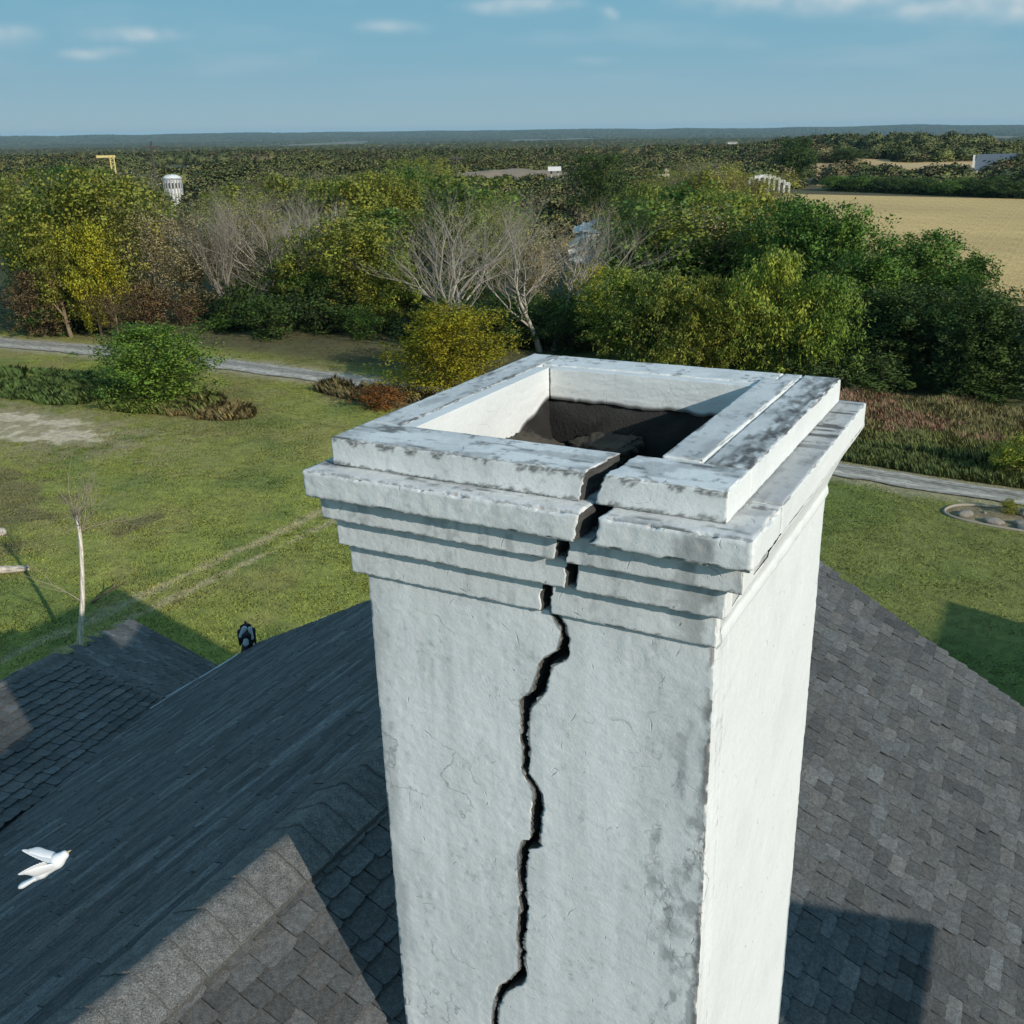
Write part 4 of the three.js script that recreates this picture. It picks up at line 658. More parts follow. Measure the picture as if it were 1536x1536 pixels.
T([
  [96, 243, 61, 205, 'leafyA', 'olive', 'grey', 'large olive gold tree, tallest at the left end of the wood'],
  [28, 300, 66, 120, 'leafyB', 'mix', 'brown', 'dull green tree behind and left of the large olive gold tree'],
  [55, 330, 58, 105, 'vase', 'olive', 'tan', 'slender gold tree with a pale bare trunk beside the gravel path'],
  [104, 325, 57.5, 86, 'leafyC', 'yellow', 'brown', 'small vivid yellow tree in front of the large olive gold tree'],
  [12, 400, 59, 90, 'leafyB', 'brown', 'brown', 'low russet brown tree in the left corner of the wood'],
  [132, 425, 56.5, 100, 'wispy', 'brown', 'tan', 'low brown dead tree with a broken trunk beside the path'],
  [195, 290, 60, 150, 'wispy', 'tan', 'grey', 'tan thinly leaved tree with a tall grey trunk behind the green bush'],
  [262, 318, 61, 150, 'vase', 'tan', 'tan', 'pale buff twiggy tree just right of the tall grey trunk'],
  [325, 258, 59, 190, 'bareB', null, 'grey', 'grey leafless tree with many upright stems left of the green tree'],
  [400, 248, 60, 240, 'bareA', null, 'ash', 'whitish leafless tree, its twigs tallest among the bare group'],
  [448, 262, 60, 190, 'bareB', null, 'pale', 'pale leafless thicket tree right of the whitish one'],
  [350, 335, 60, 130, 'wispy', 'grey', 'grey', 'grey brown thinly leaved tree above the dark undergrowth'],
  [425, 350, 58.5, 120, 'leafyB', 'mix', 'brown', 'dusky green tree between the bare group and the green gold tree'],
  [520, 322, 56, 185, 'leafyA', 'olive', 'brown', 'broad green gold tree left of the pale leaning branches'],
  [578, 375, 54.5, 90, 'leafyC', 'lime', 'brown', 'fresh yellow green tree at the foot of the broad green gold tree'],
  [470, 400, 56.5, 110, 'leafyC', 'deep', 'dark', 'dark green low tree below the broad green gold tree'],
  [480, 262, 84, 120, 'leafyB', 'mix', 'brown', 'brownish green tree behind the bare pale thicket'],
  [560, 252, 86, 120, 'leafyA', 'olive', 'brown', 'olive tree behind the broad green gold tree'],
  [628, 246, 88, 110, 'vase', 'mix', 'brown', 'tall narrow olive brown tree left of the dirt mound'],
  [690, 250, 48, 360, 'bareA', null, 'ash', 'pale leafless tree with long limbs leaning left above the yellow bush'],
  [822, 270, 48, 300, 'bareA', null, 'ash', 'pale leafless tree with limbs spread right behind the chimney cap'],
  [750, 285, 66, 150, 'wispy', 'olive', 'grey', 'thin olive tree between the two pale leafless trees'],
  [690, 300, 62, 120, 'leafyB', 'mix', 'brown', 'dull green tree seen through the left pale leafless limbs'],
  [800, 335, 58, 100, 'vase', 'tan', 'grey', 'buff twiggy tree at the right of the pale leafless pair'],
  [884, 392, 53, 85, 'leafyC', 'yellow', 'brown', 'small yellow green tree below the pile of white rubble'],
  [905, 226, 98, 120, 'conifer', 'dark', 'red', 'tall dark tree with a bare reddish trunk above the white rubble'],
  [970, 272, 74, 120, 'leafyA', 'mix', 'brown', 'green gold tree right of the tall dark tree'],
  [1000, 335, 66, 80, 'wispy', 'grey', 'grey', 'small grey nearly leafless tree among the green ones'],
  [945, 396, 46, 140, 'leafyB', 'lime', 'brown', 'light green ragged tree just above the back of the cap'],
  [1010, 398, 43.5, 190, 'willow', 'mix', 'brown', 'olive drooping tree directly above the middle of the cap'],
  [1092, 282, 70, 165, 'leafyA', 'green', 'brown', 'broad mid green tree behind the drooping olive tree'],
  [1070, 405, 42.5, 140, 'willow', 'olive', 'brown', 'yellowish drooping tree right of the olive one'],
  [1180, 362, 42, 165, 'willow', 'lime', 'brown', 'bright lime green drooping tree above the right corner of the cap'],
  [1128, 415, 43, 130, 'leafyB', 'mix', 'brown', 'mottled green tree between the drooping yellowish and lime trees'],
  [1205, 288, 53, 150, 'leafyB', 'deep', 'brown', 'tall deep green tree with a pointed crown, left of a pair'],
  [1265, 296, 51, 170, 'leafyA', 'deep', 'brown', 'tall deep green tree with a rounded crown, right of a pair'],
  [1262, 405, 42, 150, 'willow', 'green', 'brown', 'dense green tree hanging low over the right end of the cap'],
  [1320, 372, 47, 150, 'leafyB', 'deep', 'brown', 'deep green tree sloping down toward the tan field'],
  [1405, 342, 52, 175, 'leafyA', 'deep', 'dark', 'dark rounded tree standing against the tan field'],
  [1475, 380, 55, 110, 'leafyC', 'green', 'brown', 'small green tree at the edge of the tan field'],
  [1385, 425, 45, 170, 'leafyB', 'dark', 'dark', 'shaded dark tree below the dark rounded tree'],
  [1525, 428, 43, 170, 'leafyA', 'dark', 'dark', 'very dark shaded tree cut by the right edge of the picture'],
  [1455, 470, 48, 120, 'leafyC', 'dark', 'dark', 'low very dark tree left of the one cut by the picture edge'],
  [1195, 203, 200, 66, 'leafyB', 'dark', 'dark', 'tall dark tree standing up against the horizon by the far field'],
  [1275, 221, 255, 52, 'leafyA', 'dark', 'dark', 'solitary round dark tree on the pale dry ground'],
]);
// trees outside the view whose shade falls on the right-hand wood edge
[[8, -42, 9, 8], [13, -37, 9, 8], [17, -45, 10, 9], [21, -36, 8.5, 8], [6, -50, 9, 8], [24, -44, 9, 8]].forEach(([x, z, h, w]) => plant('tree', 'green tree of the wood beyond the right edge of the view', 'tree', 'midA', V(x, GY, z), h, w, 'deep', 'dark', 'trees beyond the right edge'));
// undergrowth shrubs along the foot of the wood
{
  const R = RNG(505); const spots = [];
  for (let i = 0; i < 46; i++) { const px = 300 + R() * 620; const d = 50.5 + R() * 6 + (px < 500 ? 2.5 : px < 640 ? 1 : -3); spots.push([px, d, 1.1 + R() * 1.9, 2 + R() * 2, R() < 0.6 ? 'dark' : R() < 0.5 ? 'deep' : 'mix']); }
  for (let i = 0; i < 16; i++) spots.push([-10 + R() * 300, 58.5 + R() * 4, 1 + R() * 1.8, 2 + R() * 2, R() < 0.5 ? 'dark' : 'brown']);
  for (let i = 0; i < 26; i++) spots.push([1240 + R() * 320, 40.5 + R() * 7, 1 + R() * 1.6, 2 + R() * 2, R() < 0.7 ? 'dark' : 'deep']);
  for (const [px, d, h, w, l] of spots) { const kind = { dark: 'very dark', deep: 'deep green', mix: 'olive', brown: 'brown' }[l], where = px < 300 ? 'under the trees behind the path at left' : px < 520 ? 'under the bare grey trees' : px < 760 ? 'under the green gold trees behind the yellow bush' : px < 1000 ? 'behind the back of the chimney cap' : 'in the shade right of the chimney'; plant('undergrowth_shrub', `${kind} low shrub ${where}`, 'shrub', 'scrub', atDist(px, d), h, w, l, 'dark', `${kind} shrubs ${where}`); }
}
// the second and third ranks of the wood, each tree on its own
{
  const R = RNG(606), kinds = [['midA', 'mix', 'olive green'], ['midB', 'olive', 'gold green'], ['midC', 'green', 'mid green'], ['wispy', 'tan', 'buff thin leaved'], ['vase', 'olive', 'gold upright'], ['midB', 'deep', 'deep green'], ['wispy', 'grey', 'grey thin leaved'], ['bareB', null, 'pale leafless']];
  for (let i = 0; i < 130; i++) {
    const px = i < 105 ? -60 + R() * 1240 : 940 + R() * 240, d = i < 105 ? 66 + Math.pow(R(), 0.8) * 66 : 56 + R() * 14; if (px > 690 && px < 860 && d > 80) continue; if (px > 800 && px < 985) continue; if (px > 225 && px < 300) continue;
    const bare = px > 280 && px < 480 && R() < 0.6, p = atDist(px, d), k = bare ? kinds[R() < 0.6 ? 7 : 6] : kinds[Math.floor(R() * kinds.length)], h = 4.6 + R() * 3, side = px < 430 ? 'left' : px < 760 ? 'middle' : 'right'; plant('wood_tree', `${k[2]} tree among the crowns in the ${side} part of the wood`, 'tree', k[0], p, h, 5 + R() * 3.5, k[1], R() < 0.5 ? 'grey' : 'brown', `${k[2]} trees inside the ${side} of the wood`);
  }
}
// hedge along the far side of the tan field
{
  const R = RNG(607), h = thing('hedge', 'long dark hedge along the far side of the tan field', 'hedge', [0, 0, 0]);
  const a = onGround(1248, 285), b = onGround(1600, 299), n = 42;
  for (let i = 0; i < n; i++) { const t = (i + R() * 0.8) / n, p = a.clone().lerp(b, t); const c = part('crown', PROTO.scrub.crown, LF[R() < 0.6 ? 'dark' : 'deep'], h); c.position.set(p.x, p.y - 0.3, p.z + (R() - 0.5) * 3 + 1); const s = mix(2.5, 3.1, t) * (0.75 + 0.5 * R()); c.scale.set(s * 1.7, s * 0.95, s * 1.7); c.rotation.y = R() * 6; }
}
// the tan field, pale ground beyond it, the far dirt mound
{
  const sheet = (name, px, lift, fn, n = 40, kind = 'structure') => { // four corner pixels -> a sheet draped on the terrain
    const c = px.map(([x, y]) => onGround(x, y)), pos = [], idx = [], col = [], uv = [];
    for (let j = 0; j <= n; j++) for (let i = 0; i <= n; i++) { const u = i / n, v = j / n, p = c[0].clone().lerp(c[1], u).lerp(c[3].clone().lerp(c[2], u), v); const k = fn(p.x, p.z, u, v); pos.push(p.x, terrain(p.x, p.z) + lift + (k[3] ?? 0), p.z); col.push(k[0], k[1], k[2]); uv.push(p.x / 5, p.z / 5); }
    for (let j = 0; j < n; j++) for (let i = 0; i < n; i++) { const a = j * (n + 1) + i; idx.push(a, a + 1, a + n + 1, a + 1, a + n + 2, a + n + 1); }
    const g = new THREE.BufferGeometry(); g.setAttribute('position', new THREE.Float32BufferAttribute(pos, 3)); g.setAttribute('color', new THREE.Float32BufferAttribute(col, 3)); g.setAttribute('uv', new THREE.Float32BufferAttribute(uv, 2)); g.setIndex(idx); g.computeVertexNormals(); const nn = g.attributes.normal; if (nn.getY(5) < 0) { g.index.array.reverse(); g.computeVertexNormals(); }
    const m = part(name, g, new THREE.MeshStandardMaterial({ vertexColors: true, roughness: 1, side: THREE.DoubleSide, map: fieldT }), scene); m.userData.kind = kind; return m;
  };
  const fieldT = dataTex(256, (i, j) => { const v = 0.72 + 0.28 * tnoise(i / 2, j / 5, 51.2 | 0, 3) * (0.4 + 0.9 * tnoise(i / 8, j / 16, 16, 4)); return [v, v, v]; }, true);
  const dry = (k) => (x, z, u, v) => { const n = fbm2(x / 14, z / 5, 4, 91), n2 = fbm2(x / 50, z / 30, 3, 92), b = (0.68 + 0.3 * n + 0.4 * n2) * k; return [0.36 * b, 0.24 * b, 0.09 * b, 0]; };
  sheet('field', [[1040, 288], [1640, 301], [1720, 470], [1180, 440]], 0.03, dry(2.4), 60);
  sheet('field', [[1225, 236], [1640, 245], [1640, 290], [1225, 279]], 0.06, (x, z) => { const c = dry(2.1)(x, z), n = fbm2(x / 18, z / 9, 3, 95); return [c[0] * 1.05, mix(c[1], c[1] * 1.12, n), c[2] * (1.1 + n * 0.4), 0]; }, 40);
  // mound of bare earth beyond the pale leafless trees
  const mp = atDist(768, 215), m = new THREE.SphereGeometry(1, 64, 24, 0, 6.2832, 0, Math.PI / 2), P = m.attributes.position, C = new Float32Array(P.count * 3);
  for (let i = 0; i < P.count; i++) { const x = P.getX(i), y = P.getY(i), z = P.getZ(i), f = 1 + 0.25 * (fbm3(x * 3, y * 3, z * 3, 4) - 0.5); P.setXYZ(i, x * f, y * f * (1 + 0.2 * (fbm3(x * 8, 2, z * 8, 3) - 0.5)), z * f); const n = fbm3(x * 11, y * 18, z * 11, 4), k = 0.75 + 0.6 * n; C.set([0.24 * k, 0.185 * k, 0.13 * k], i * 3); }
  m.setAttribute('color', new THREE.BufferAttribute(C, 3)); m.computeVertexNormals();
  const mm = part('dirt_mound', m, new THREE.MeshStandardMaterial({ vertexColors: true, roughness: 1 }), scene); mm.position.set(mp.x, mp.y - 0.3, mp.z); mm.scale.set(17, 3.0, 9); mm.rotation.y = YAW; tag(mm, 'low mound of bare brown earth above the pale leafless trees', 'mound');
}
// far woodland as one mass of crowns, out to the skyline
{
  const mk = (seed) => { const R = RNG(seed), lv = new Leaves(); for (let k = 0; k < 1500; k++) { const o = rndDir(R); o.y = Math.abs(o.y) * 0.9 - 0.1; const f = 0.72 + 0.5 * fbm3(o.x * 2 + seed, o.y * 2, o.z * 2, 3), c = V(o.x * f * 0.5, 0.12 + Math.max(0, o.y) * f * 0.85, o.z * f * 0.5).multiplyScalar(0.8 + 0.28 * R()); const d = rndDir(R), s = rndDir(R).cross(d).normalize(), l = 0.04 + 0.05 * R(), b = 0.85 + 0.3 * R(); lv.leaf(c, d, s, l, l * 0.75, o.clone().multiplyScalar(0.8).add(rndDir(R).multiplyScalar(0.5)).normalize(), [b, b, b]); }
    const g = lv.geo(); const core = new THREE.IcosahedronGeometry(0.36, 1); core.translate(0, 0.36, 0); core.deleteAttribute('uv'); const cc = new Float32Array(core.attributes.position.count * 3).fill(0.75); core.setAttribute('color', new THREE.BufferAttribute(cc, 3)); return mergeGeometries([g.toNonIndexed(), core]); };
  const R = RNG(707), per = [[], [], []], pal = [[0.145, 0.155, 0.05], [0.12, 0.14, 0.045], [0.17, 0.165, 0.06], [0.10, 0.125, 0.045], [0.175, 0.155, 0.08], [0.15, 0.13, 0.07], [0.135, 0.155, 0.05], [0.11, 0.13, 0.05]];
  for (let i = 0; i < 74000; i++) {
    const r = i < 56000 ? 118 * Math.pow(6600 / 118, Math.pow(R(), 0.74)) : 3300 + 3500 * R(), a = (R() * 2 - 1) * 0.62, px = 768 + 1600 * Math.tan(a), az = a - YAW, x = CAM.x + Math.sin(az) * r, z = CAM.z - Math.cos(az) * r;
    if (px > 1010 && r < 186 - (px - 1200) * 0.02) continue;
    const clear = clearing(x, z, r);
    if (px > 1190 && r > 170 && r < 420 && !(fbm2(x / 22, z / 22, 2, 96) > 0.66)) continue;
    if (Math.abs(px - 768) < 105 && r > 118 && r < 226) continue; if (px > 845 && px < 940 && r < 125) continue; if (px > 215 && px < 300 && r < 215) continue;
    if (clear < 0.41 && r > 240) continue;
    const s = r < 500 ? 5.5 + R() * 3.5 : mix(7, 24, clamp((r - 500) / 5000)) * (0.7 + 0.6 * R()), h = r < 320 ? 2.6 + R() * 2.6 : r < 600 ? 3.6 + R() * 3 : Math.min(9, 5 + R() * 4 + (r > 2500 ? 2 : 0));
    const pz = fbm2(x / 160, z / 160, 2, 97), c = pal[Math.floor(clamp((pz - 0.3) * 2.2 + (R() - 0.5) * 0.75, 0, 0.999) * pal.length)], k = 0.8 + 0.45 * R(); per[i % 3].push([x, terrain(x, z) - 0.4, z, s, h, R() * 6.28, c, k]);
  }
  for (let i = 0; i < 620; i++) { // low scrub between the bare trees and the mound
    const px = 690 + R() * 300, r = 84 + R() * 106, p = atDist(px, r), low = px > 845 && px < 945 && r < 100; if (px > 850 && px < 940 && r < 82) continue; const c = pal[Math.floor(R() * pal.length)], k = 0.85 + 0.4 * R();
    per[i % 3].push([p.x, p.y - 0.3, p.z, 3.5 + 3 * R(), low ? 1.4 + R() : 2.2 + 1.9 * R(), R() * 6.28, c, k]);
  }
  per.forEach((list, i) => { const m = new THREE.InstancedMesh(mk(801 + i), new THREE.MeshStandardMaterial({ vertexColors: true, roughness: 0.9, side: THREE.DoubleSide }), list.length); m.name = numbered('far_woodland'); const o = new THREE.Object3D(); list.forEach((t, k) => { o.position.set(t[0], t[1], t[2]); o.scale.set(t[3], t[4], t[3]); o.rotation.y = t[5]; o.updateMatrix(); m.setMatrixAt(k, o.matrix); m.setColorAt(k, lin(t[6][0] * t[7] * 1.35, t[6][1] * t[7] * 1.3, t[6][2] * t[7] * 1.1)); }); m.userData.kind = 'stuff'; m.castShadow = m.receiveShadow = true; scene.add(tag(m, 'autumn woodland stretching away to the horizon', 'woodland')); });
}
// grass: short tufts over the lawn, longer by the bushes and along the path
{
  const tuft = (seed, n, h, w, bend) => { const R = RNG(seed), p = [], c = [], idx = []; for (let i = 0; i < n; i++) { const a = R() * 6.28, r = w * Math.sqrt(R()), x = Math.cos(a) * r, z = Math.sin(a) * r, hh = h * (0.6 + 0.7 * R()), ba = R() * 6.28, bx = Math.cos(ba) * bend * hh, bz = Math.sin(ba) * bend * hh, t = R() * 6.28, wx = Math.cos(t) * 0.006, wz = Math.sin(t) * 0.006, b = p.length / 3, k = 0.75 + 0.5 * R(); const kk = h > 0.3 ? 1.1 : 1; p.push(x - wx * kk, 0, z - wz * kk, x + wx * kk, 0, z + wz * kk, x + bx * 0.35 + wx * kk * 0.7, hh * 0.6, z + bz * 0.35 + wz * kk * 0.7, x + bx, hh, z + bz); for (let q = 0; q < 4; q++) c.push(k, k, k); idx.push(b, b + 1, b + 2, b, b + 2, b + 3); } const g = new THREE.BufferGeometry(); g.setAttribute('position', new THREE.Float32BufferAttribute(p, 3)); g.setAttribute('color', new THREE.Float32BufferAttribute(c, 3)); g.setIndex(idx); g.computeVertexNormals(); const n2 = g.attributes.normal; for (let i = 0; i < n2.count; i++) n2.setXYZ(i, n2.getX(i) * 0.4, 1, n2.getZ(i) * 0.4); return g; };
  const gm = new THREE.MeshStandardMaterial({ vertexColors: true, roughness: 0.9, side: THREE.DoubleSide }), R = RNG(808), o = new THREE.Object3D();
  const field = (name, label, geo, n, pick, tint) => { const M2 = [], K = []; for (let i = 0; i < n; i++) { const q = pick(); if (!q) continue; o.position.set(q[0], GY - 0.005, q[1]); const s = q[2] ?? 1; o.scale.set(s, s * (0.7 + 0.6 * R()), s); o.rotation.set(0, R() * 6.28, 0); o.updateMatrix(); M2.push(o.matrix.clone()); K.push(tint(q)); } const m = new THREE.InstancedMesh(geo, gm, M2.length); m.name = numbered(name); M2.forEach((x, i) => { m.setMatrixAt(i, x); m.setColorAt(i, K[i]); }); m.userData.kind = 'stuff'; m.castShadow = m.receiveShadow = true; scene.add(tag(m, label, 'grass')); };
  const inView = (x, z) => { const dx = x - CAM.x, dz = z - CAM.z, a = Math.atan2(dx, -dz) + YAW; return Math.abs(a) < 0.56; };
  field('lawn_grass', 'short mown grass covering the lawn', tuft(1, 11, 0.026, 0.12, 1.2), 260000, () => { const x = -56 + R() * 66, z = -46 + R() * 40; if (!inView(x, z) || (x > -8 && z > -14.5)) return null; const c = lawnAt(x, z); if (R() < c[3] * 1.15) return null; return [x, z, 1, c]; }, (q) => { const c = q[3], k = 1.0 + 0.35 * (R() - 0.5); return lin(c[0] * k * 1.3, c[1] * k * 1.27, c[2] * k); });
  const patches = [[-31, -25.4, 4.2, 1.8, 0.17, [0.12, 0.14, 0.035], 2600], [-36, -25, 6, 2.0, 0.17, [0.075, 0.115, 0.03], 4200], [-28, -25.2, 3, 1.2, 0.15, [0.17, 0.125, 0.055], 1500], [-22, -30.2, 4, 1.1, 0.2, [0.13, 0.10, 0.045], 1400], [-12, -28, 6, 0.8, 0.22, [0.12, 0.15, 0.04], 1800]];  // second patch: darker tint paints in the shadow left of the bush
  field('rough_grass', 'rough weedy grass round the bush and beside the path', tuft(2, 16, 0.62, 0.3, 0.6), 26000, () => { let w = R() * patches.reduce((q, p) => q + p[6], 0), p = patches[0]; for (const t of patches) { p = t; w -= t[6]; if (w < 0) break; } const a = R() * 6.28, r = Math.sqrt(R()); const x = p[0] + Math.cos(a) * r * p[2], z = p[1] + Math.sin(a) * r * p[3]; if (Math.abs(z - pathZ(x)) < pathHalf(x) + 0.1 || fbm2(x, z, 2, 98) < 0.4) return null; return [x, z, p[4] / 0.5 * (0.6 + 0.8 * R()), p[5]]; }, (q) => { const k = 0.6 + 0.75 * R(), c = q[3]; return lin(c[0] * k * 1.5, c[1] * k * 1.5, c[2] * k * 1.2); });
  field('tall_grass', 'tall reddish and olive meadow grass between path and wood, right of the chimney', tuft(3, 18, 0.8, 0.3, 0.4), 52000, () => { const x = -9 + R() * 19, z = -38.2 + R() * 9, d = pathZ(x) - pathHalf(x) - z; if (d < 0.35 || !inView(x, z) || z < -37.6 + 2.2 * (fbm2(x * 0.5, 3, 3, 77) - 0.5) || (x < -5.5 && d > 2.5)) return null; const h = d < 1.7 ? 0.26 + 0.1 * R() : 0.3 + 0.4 * fbm2(x * 0.6, z * 0.6, 2, 99); return [x, z, h, d]; }, (q) => { const n = fbm2(q[0] * 0.45, q[1] * 0.8, 3, 100), k = 0.6 + 0.7 * R(); let c = q[3] < 1.8 ? [0.095, 0.12, 0.035] : q[3] < 3 ? [0.13, 0.135, 0.04] : n > 0.46 ? [0.25, 0.14, 0.095] : [0.17, 0.14, 0.06]; if (q[3] > 3 && R() < 0.3) c = [0.15, 0.15, 0.05]; return lin(c[0] * k * 1.5, c[1] * k * 1.45, c[2] * k * 1.3); });
}

// ------------------------------------------------------------------ small things
{ // thin pale sapling behind the lower roof
  const p = onGround(119, 1000), t = thing('bare_sapling', 'thin white leafless sapling standing behind the small lower roof', 'tree', [p.x, p.y - 0.05, p.z]), s = new Sticks(), R = RNG(41);
  const right = V(1, 0, 0).applyQuaternion(camera.quaternion).setY(0).normalize(), H = heightTo(p, 765, 105), r = Math.hypot(p.x - CAM.x, p.z - CAM.z), mpp = r / Math.cos(0.3) / 1494;
  const P = (dx, f) => right.clone().multiplyScalar(dx * mpp).add(V(0, H * f, 0)); const prof = [[0, 0], [0, 0.12], [2, 0.3], [3, 0.45], [2, 0.6], [0, 0.78], [-3, 0.9], [-8, 1.0]].map(([a, b]) => P(a - 1 + 44 * b, b));
  for (let i = 0; i < prof.length - 1; i++) s.seg(prof[i], prof[i + 1], mix(0.062, 0.034, i / 7), mix(0.062, 0.034, (i + 1) / 7), 8);
  part('trunk', s.geo(), bark(0.95, 0.9, 0.82), t);
  const b = new Sticks(), grow = (a, d, l, w, k) => { let q = a.clone(), dd = d.clone(); for (let i = 0; i < 3; i++) { dd.add(rndDir(R).multiplyScalar(0.22)).normalize(); const e = q.clone().addScaledVector(dd, l / 3); b.seg(q, e, w, w * 0.75, 4); w *= 0.75; q = e; if (k > 0 && R() < 0.85) grow(q, dd.clone().add(rndDir(R).multiplyScalar(0.55)).normalize(), l * 0.65, w * 0.75, k - 1); } };
  const top = prof[7]; for (let i = 0; i < 18; i++) grow(top.clone().add(V(0, -0.5 * R(), 0)), V(0, 1, 0).add(rndDir(R).multiplyScalar(0.28)).addScaledVector(right, 0.42 * R()), 0.35 + 0.55 * R(), 0.011, 2);
  grow(prof[3].clone(), right.clone().multiplyScalar(-0.8).add(V(0, 0.9, 0)), 0.95, 0.014, 2); grow(prof[2].clone(), right.clone().add(V(0, 0.8, 0)), 0.6, 0.012, 1); grow(prof[6].clone(), right.clone().add(V(0, 0.45, 0)), 1.0, 0.014, 2);
  part('branch', b.geo(), bark(0.5, 0.44, 0.36), t);
}
{ // logs, stones and the edged bed
  const stoneM = new THREE.MeshStandardMaterial({ color: lin(0.27, 0.24, 0.2), roughness: 0.95, bumpMap: stuccoBump, bumpScale: 0.02 });
  const rock = (seed) => { const g = new THREE.IcosahedronGeometry(1, 3), p = g.attributes.position; for (let i = 0; i < p.count; i++) { const x = p.getX(i), y = p.getY(i), z = p.getZ(i), f = 0.75 + 0.5 * fbm3(x * 1.6 + seed, y * 1.6, z * 1.6, 3); p.setXYZ(i, x * f, y * f * 0.7, z * f); } g.computeVertexNormals(); return g; };
  const rk = [rock(1), rock(5), rock(9)], R = RNG(52);
  const put = (name, label, cat, geo, mat, p, s, ry = 0, group) => { const m = part(name, geo, mat, scene); m.position.set(p.x, p.y, p.z); m.scale.set(...s); m.rotation.y = ry; return tag(m, label, cat, group); };
  { const p = onGround(4, 803), s = new Sticks(); s.seg(V(0, 0.1, 0), V(-0.35, 0.12, 0.35), 0.12, 0.15, 10); s.seg(V(-0.35, 0.12, 0.35), V(-1.6, 0.1, 1.3), 0.14, 0.1, 10); const e = new THREE.SphereGeometry(0.12, 10, 8); e.translate(0, 0.1, 0); const g = s.geo(), m = part('fallen_log', mergeGeometries([g, e]), BK.pale, scene); m.position.copy(p); tag(m, 'pale broken log end lying in the weeds at the left edge, above the other log', 'log'); }
  { const p = onGround(-6, 862), s = new Sticks(); s.seg(V(-0.9, 0.1, 0.1), V(0, 0.12, 0), 0.12, 0.11, 9); s.seg(V(0, 0.12, 0), V(0.75, 0.1, -0.15), 0.11, 0.07, 9); s.seg(V(0.5, 0.12, -0.1), V(0.9, 0.22, 0.05), 0.035, 0.015, 6); const m = part('fallen_log', s.geo(), BK.pale, scene); m.position.copy(p); m.rotation.y = 0.5; tag(m, 'pale fallen log lying in the grass left of the white sapling', 'log'); }
  { const p = onGround(138, 905), s = new Sticks(); s.seg(V(0, 0.02, 0), V(0.35, 0.3, -0.3), 0.03, 0.025, 6); s.seg(V(0.35, 0.3, -0.3), V(0.7, 0.5, -0.5), 0.025, 0.012, 6); s.seg(V(0.35, 0.3, -0.3), V(0.45, 0.6, -0.5), 0.015, 0.008, 5); const m = part('dead_branch', s.geo(), BK.brown, scene); m.position.copy(p); tag(m, 'dark dead branch sticking up from the grass right of the white sapling', 'branch'); }
  // edging of the bed: a narrow curved kerb of pale concrete
  const kp = [], N = 90; for (let i = 0; i <= N; i++) { const a = i / N * 6.2832; kp.push(V(bed.x + Math.cos(a) * bed.a * (1 + 0.06 * Math.sin(a * 3 + 1)), GY + 0.02, bed.z + Math.sin(a) * bed.b * (1 + 0.12 * Math.sin(a * 2 + 2)))); }
  const kerb = part('bed_edging', new THREE.TubeGeometry(new THREE.CatmullRomCurve3(kp, true), 160, 0.04, 8, true), new THREE.MeshStandardMaterial({ color: lin(0.34, 0.29, 0.22), roughness: 0.9 }), scene); tag(kerb, 'narrow pale curved edging round the stony bed beside the path', 'edging');
  for (let i = 0; i < 22; i++) { const a = R() * 6.28, q = Math.sqrt(R()) * 0.85; const s = 0.05 + 0.12 * R(); put('bed_stone', 'grey brown stone lying in the edged bed beside the path', 'stone', rk[i % 3], stoneM, V(bed.x + Math.cos(a) * bed.a * q, GY + s * 0.25, bed.z + Math.sin(a) * bed.b * q), [s * 1.5, s, s], R() * 6, 'stones in the edged bed'); }
  for (let i = 0; i < 7; i++) { const a = R() * 6.28, q = Math.sqrt(R()) * 0.8; plant('bed_weed', 'low dry weed growing in the edged bed beside the path', 'plant', 'scrub', V(bed.x + Math.cos(a) * bed.a * q, GY, bed.z + Math.sin(a) * bed.b * q), 0.35 + 0.2 * R(), 0.6, 'olive', 'tan', 'weeds in the edged bed'); }
}
function blob(res, R0, caps, name) { // one skin over tapered capsules: [a, b, ra, rb]
  const mc = new MarchingCubes(res, new THREE.MeshStandardMaterial(), false, false, 60000); mc.isolation = 0; const f = mc.field, n = res, k = 0.02 * R0 * 6;
  for (let z = 0; z < n; z++) for (let y = 0; y < n; y++) for (let x = 0; x < n; x++) {
    const p = V((x / n * 2 - 1) * R0, (y / n * 2 - 1) * R0, (z / n * 2 - 1) * R0); let d = 1e3;
    for (const [a, b, ra, rb] of caps) { const ab = b.clone().sub(a), t = clamp(p.clone().sub(a).dot(ab) / Math.max(1e-9, ab.lengthSq())), q = p.distanceTo(a.clone().addScaledVector(ab, t)) - mix(ra, rb, t), h = clamp(0.5 + 0.5 * (d - q) / k); d = mix(d, q, h) - k * h * (1 - h); }
    f[x + y * n + z * n * n] = -d;
  }
  mc.update(); const c = mc.count, g = new THREE.BufferGeometry(); const pa = mc.positionArray.slice(0, c * 3).map((v) => v * R0), na = mc.normalArray.slice(0, c * 3);
  g.setAttribute('position', new THREE.Float32BufferAttribute(pa, 3)); g.setAttribute('normal', new THREE.Float32BufferAttribute(na, 3)); return g;
}
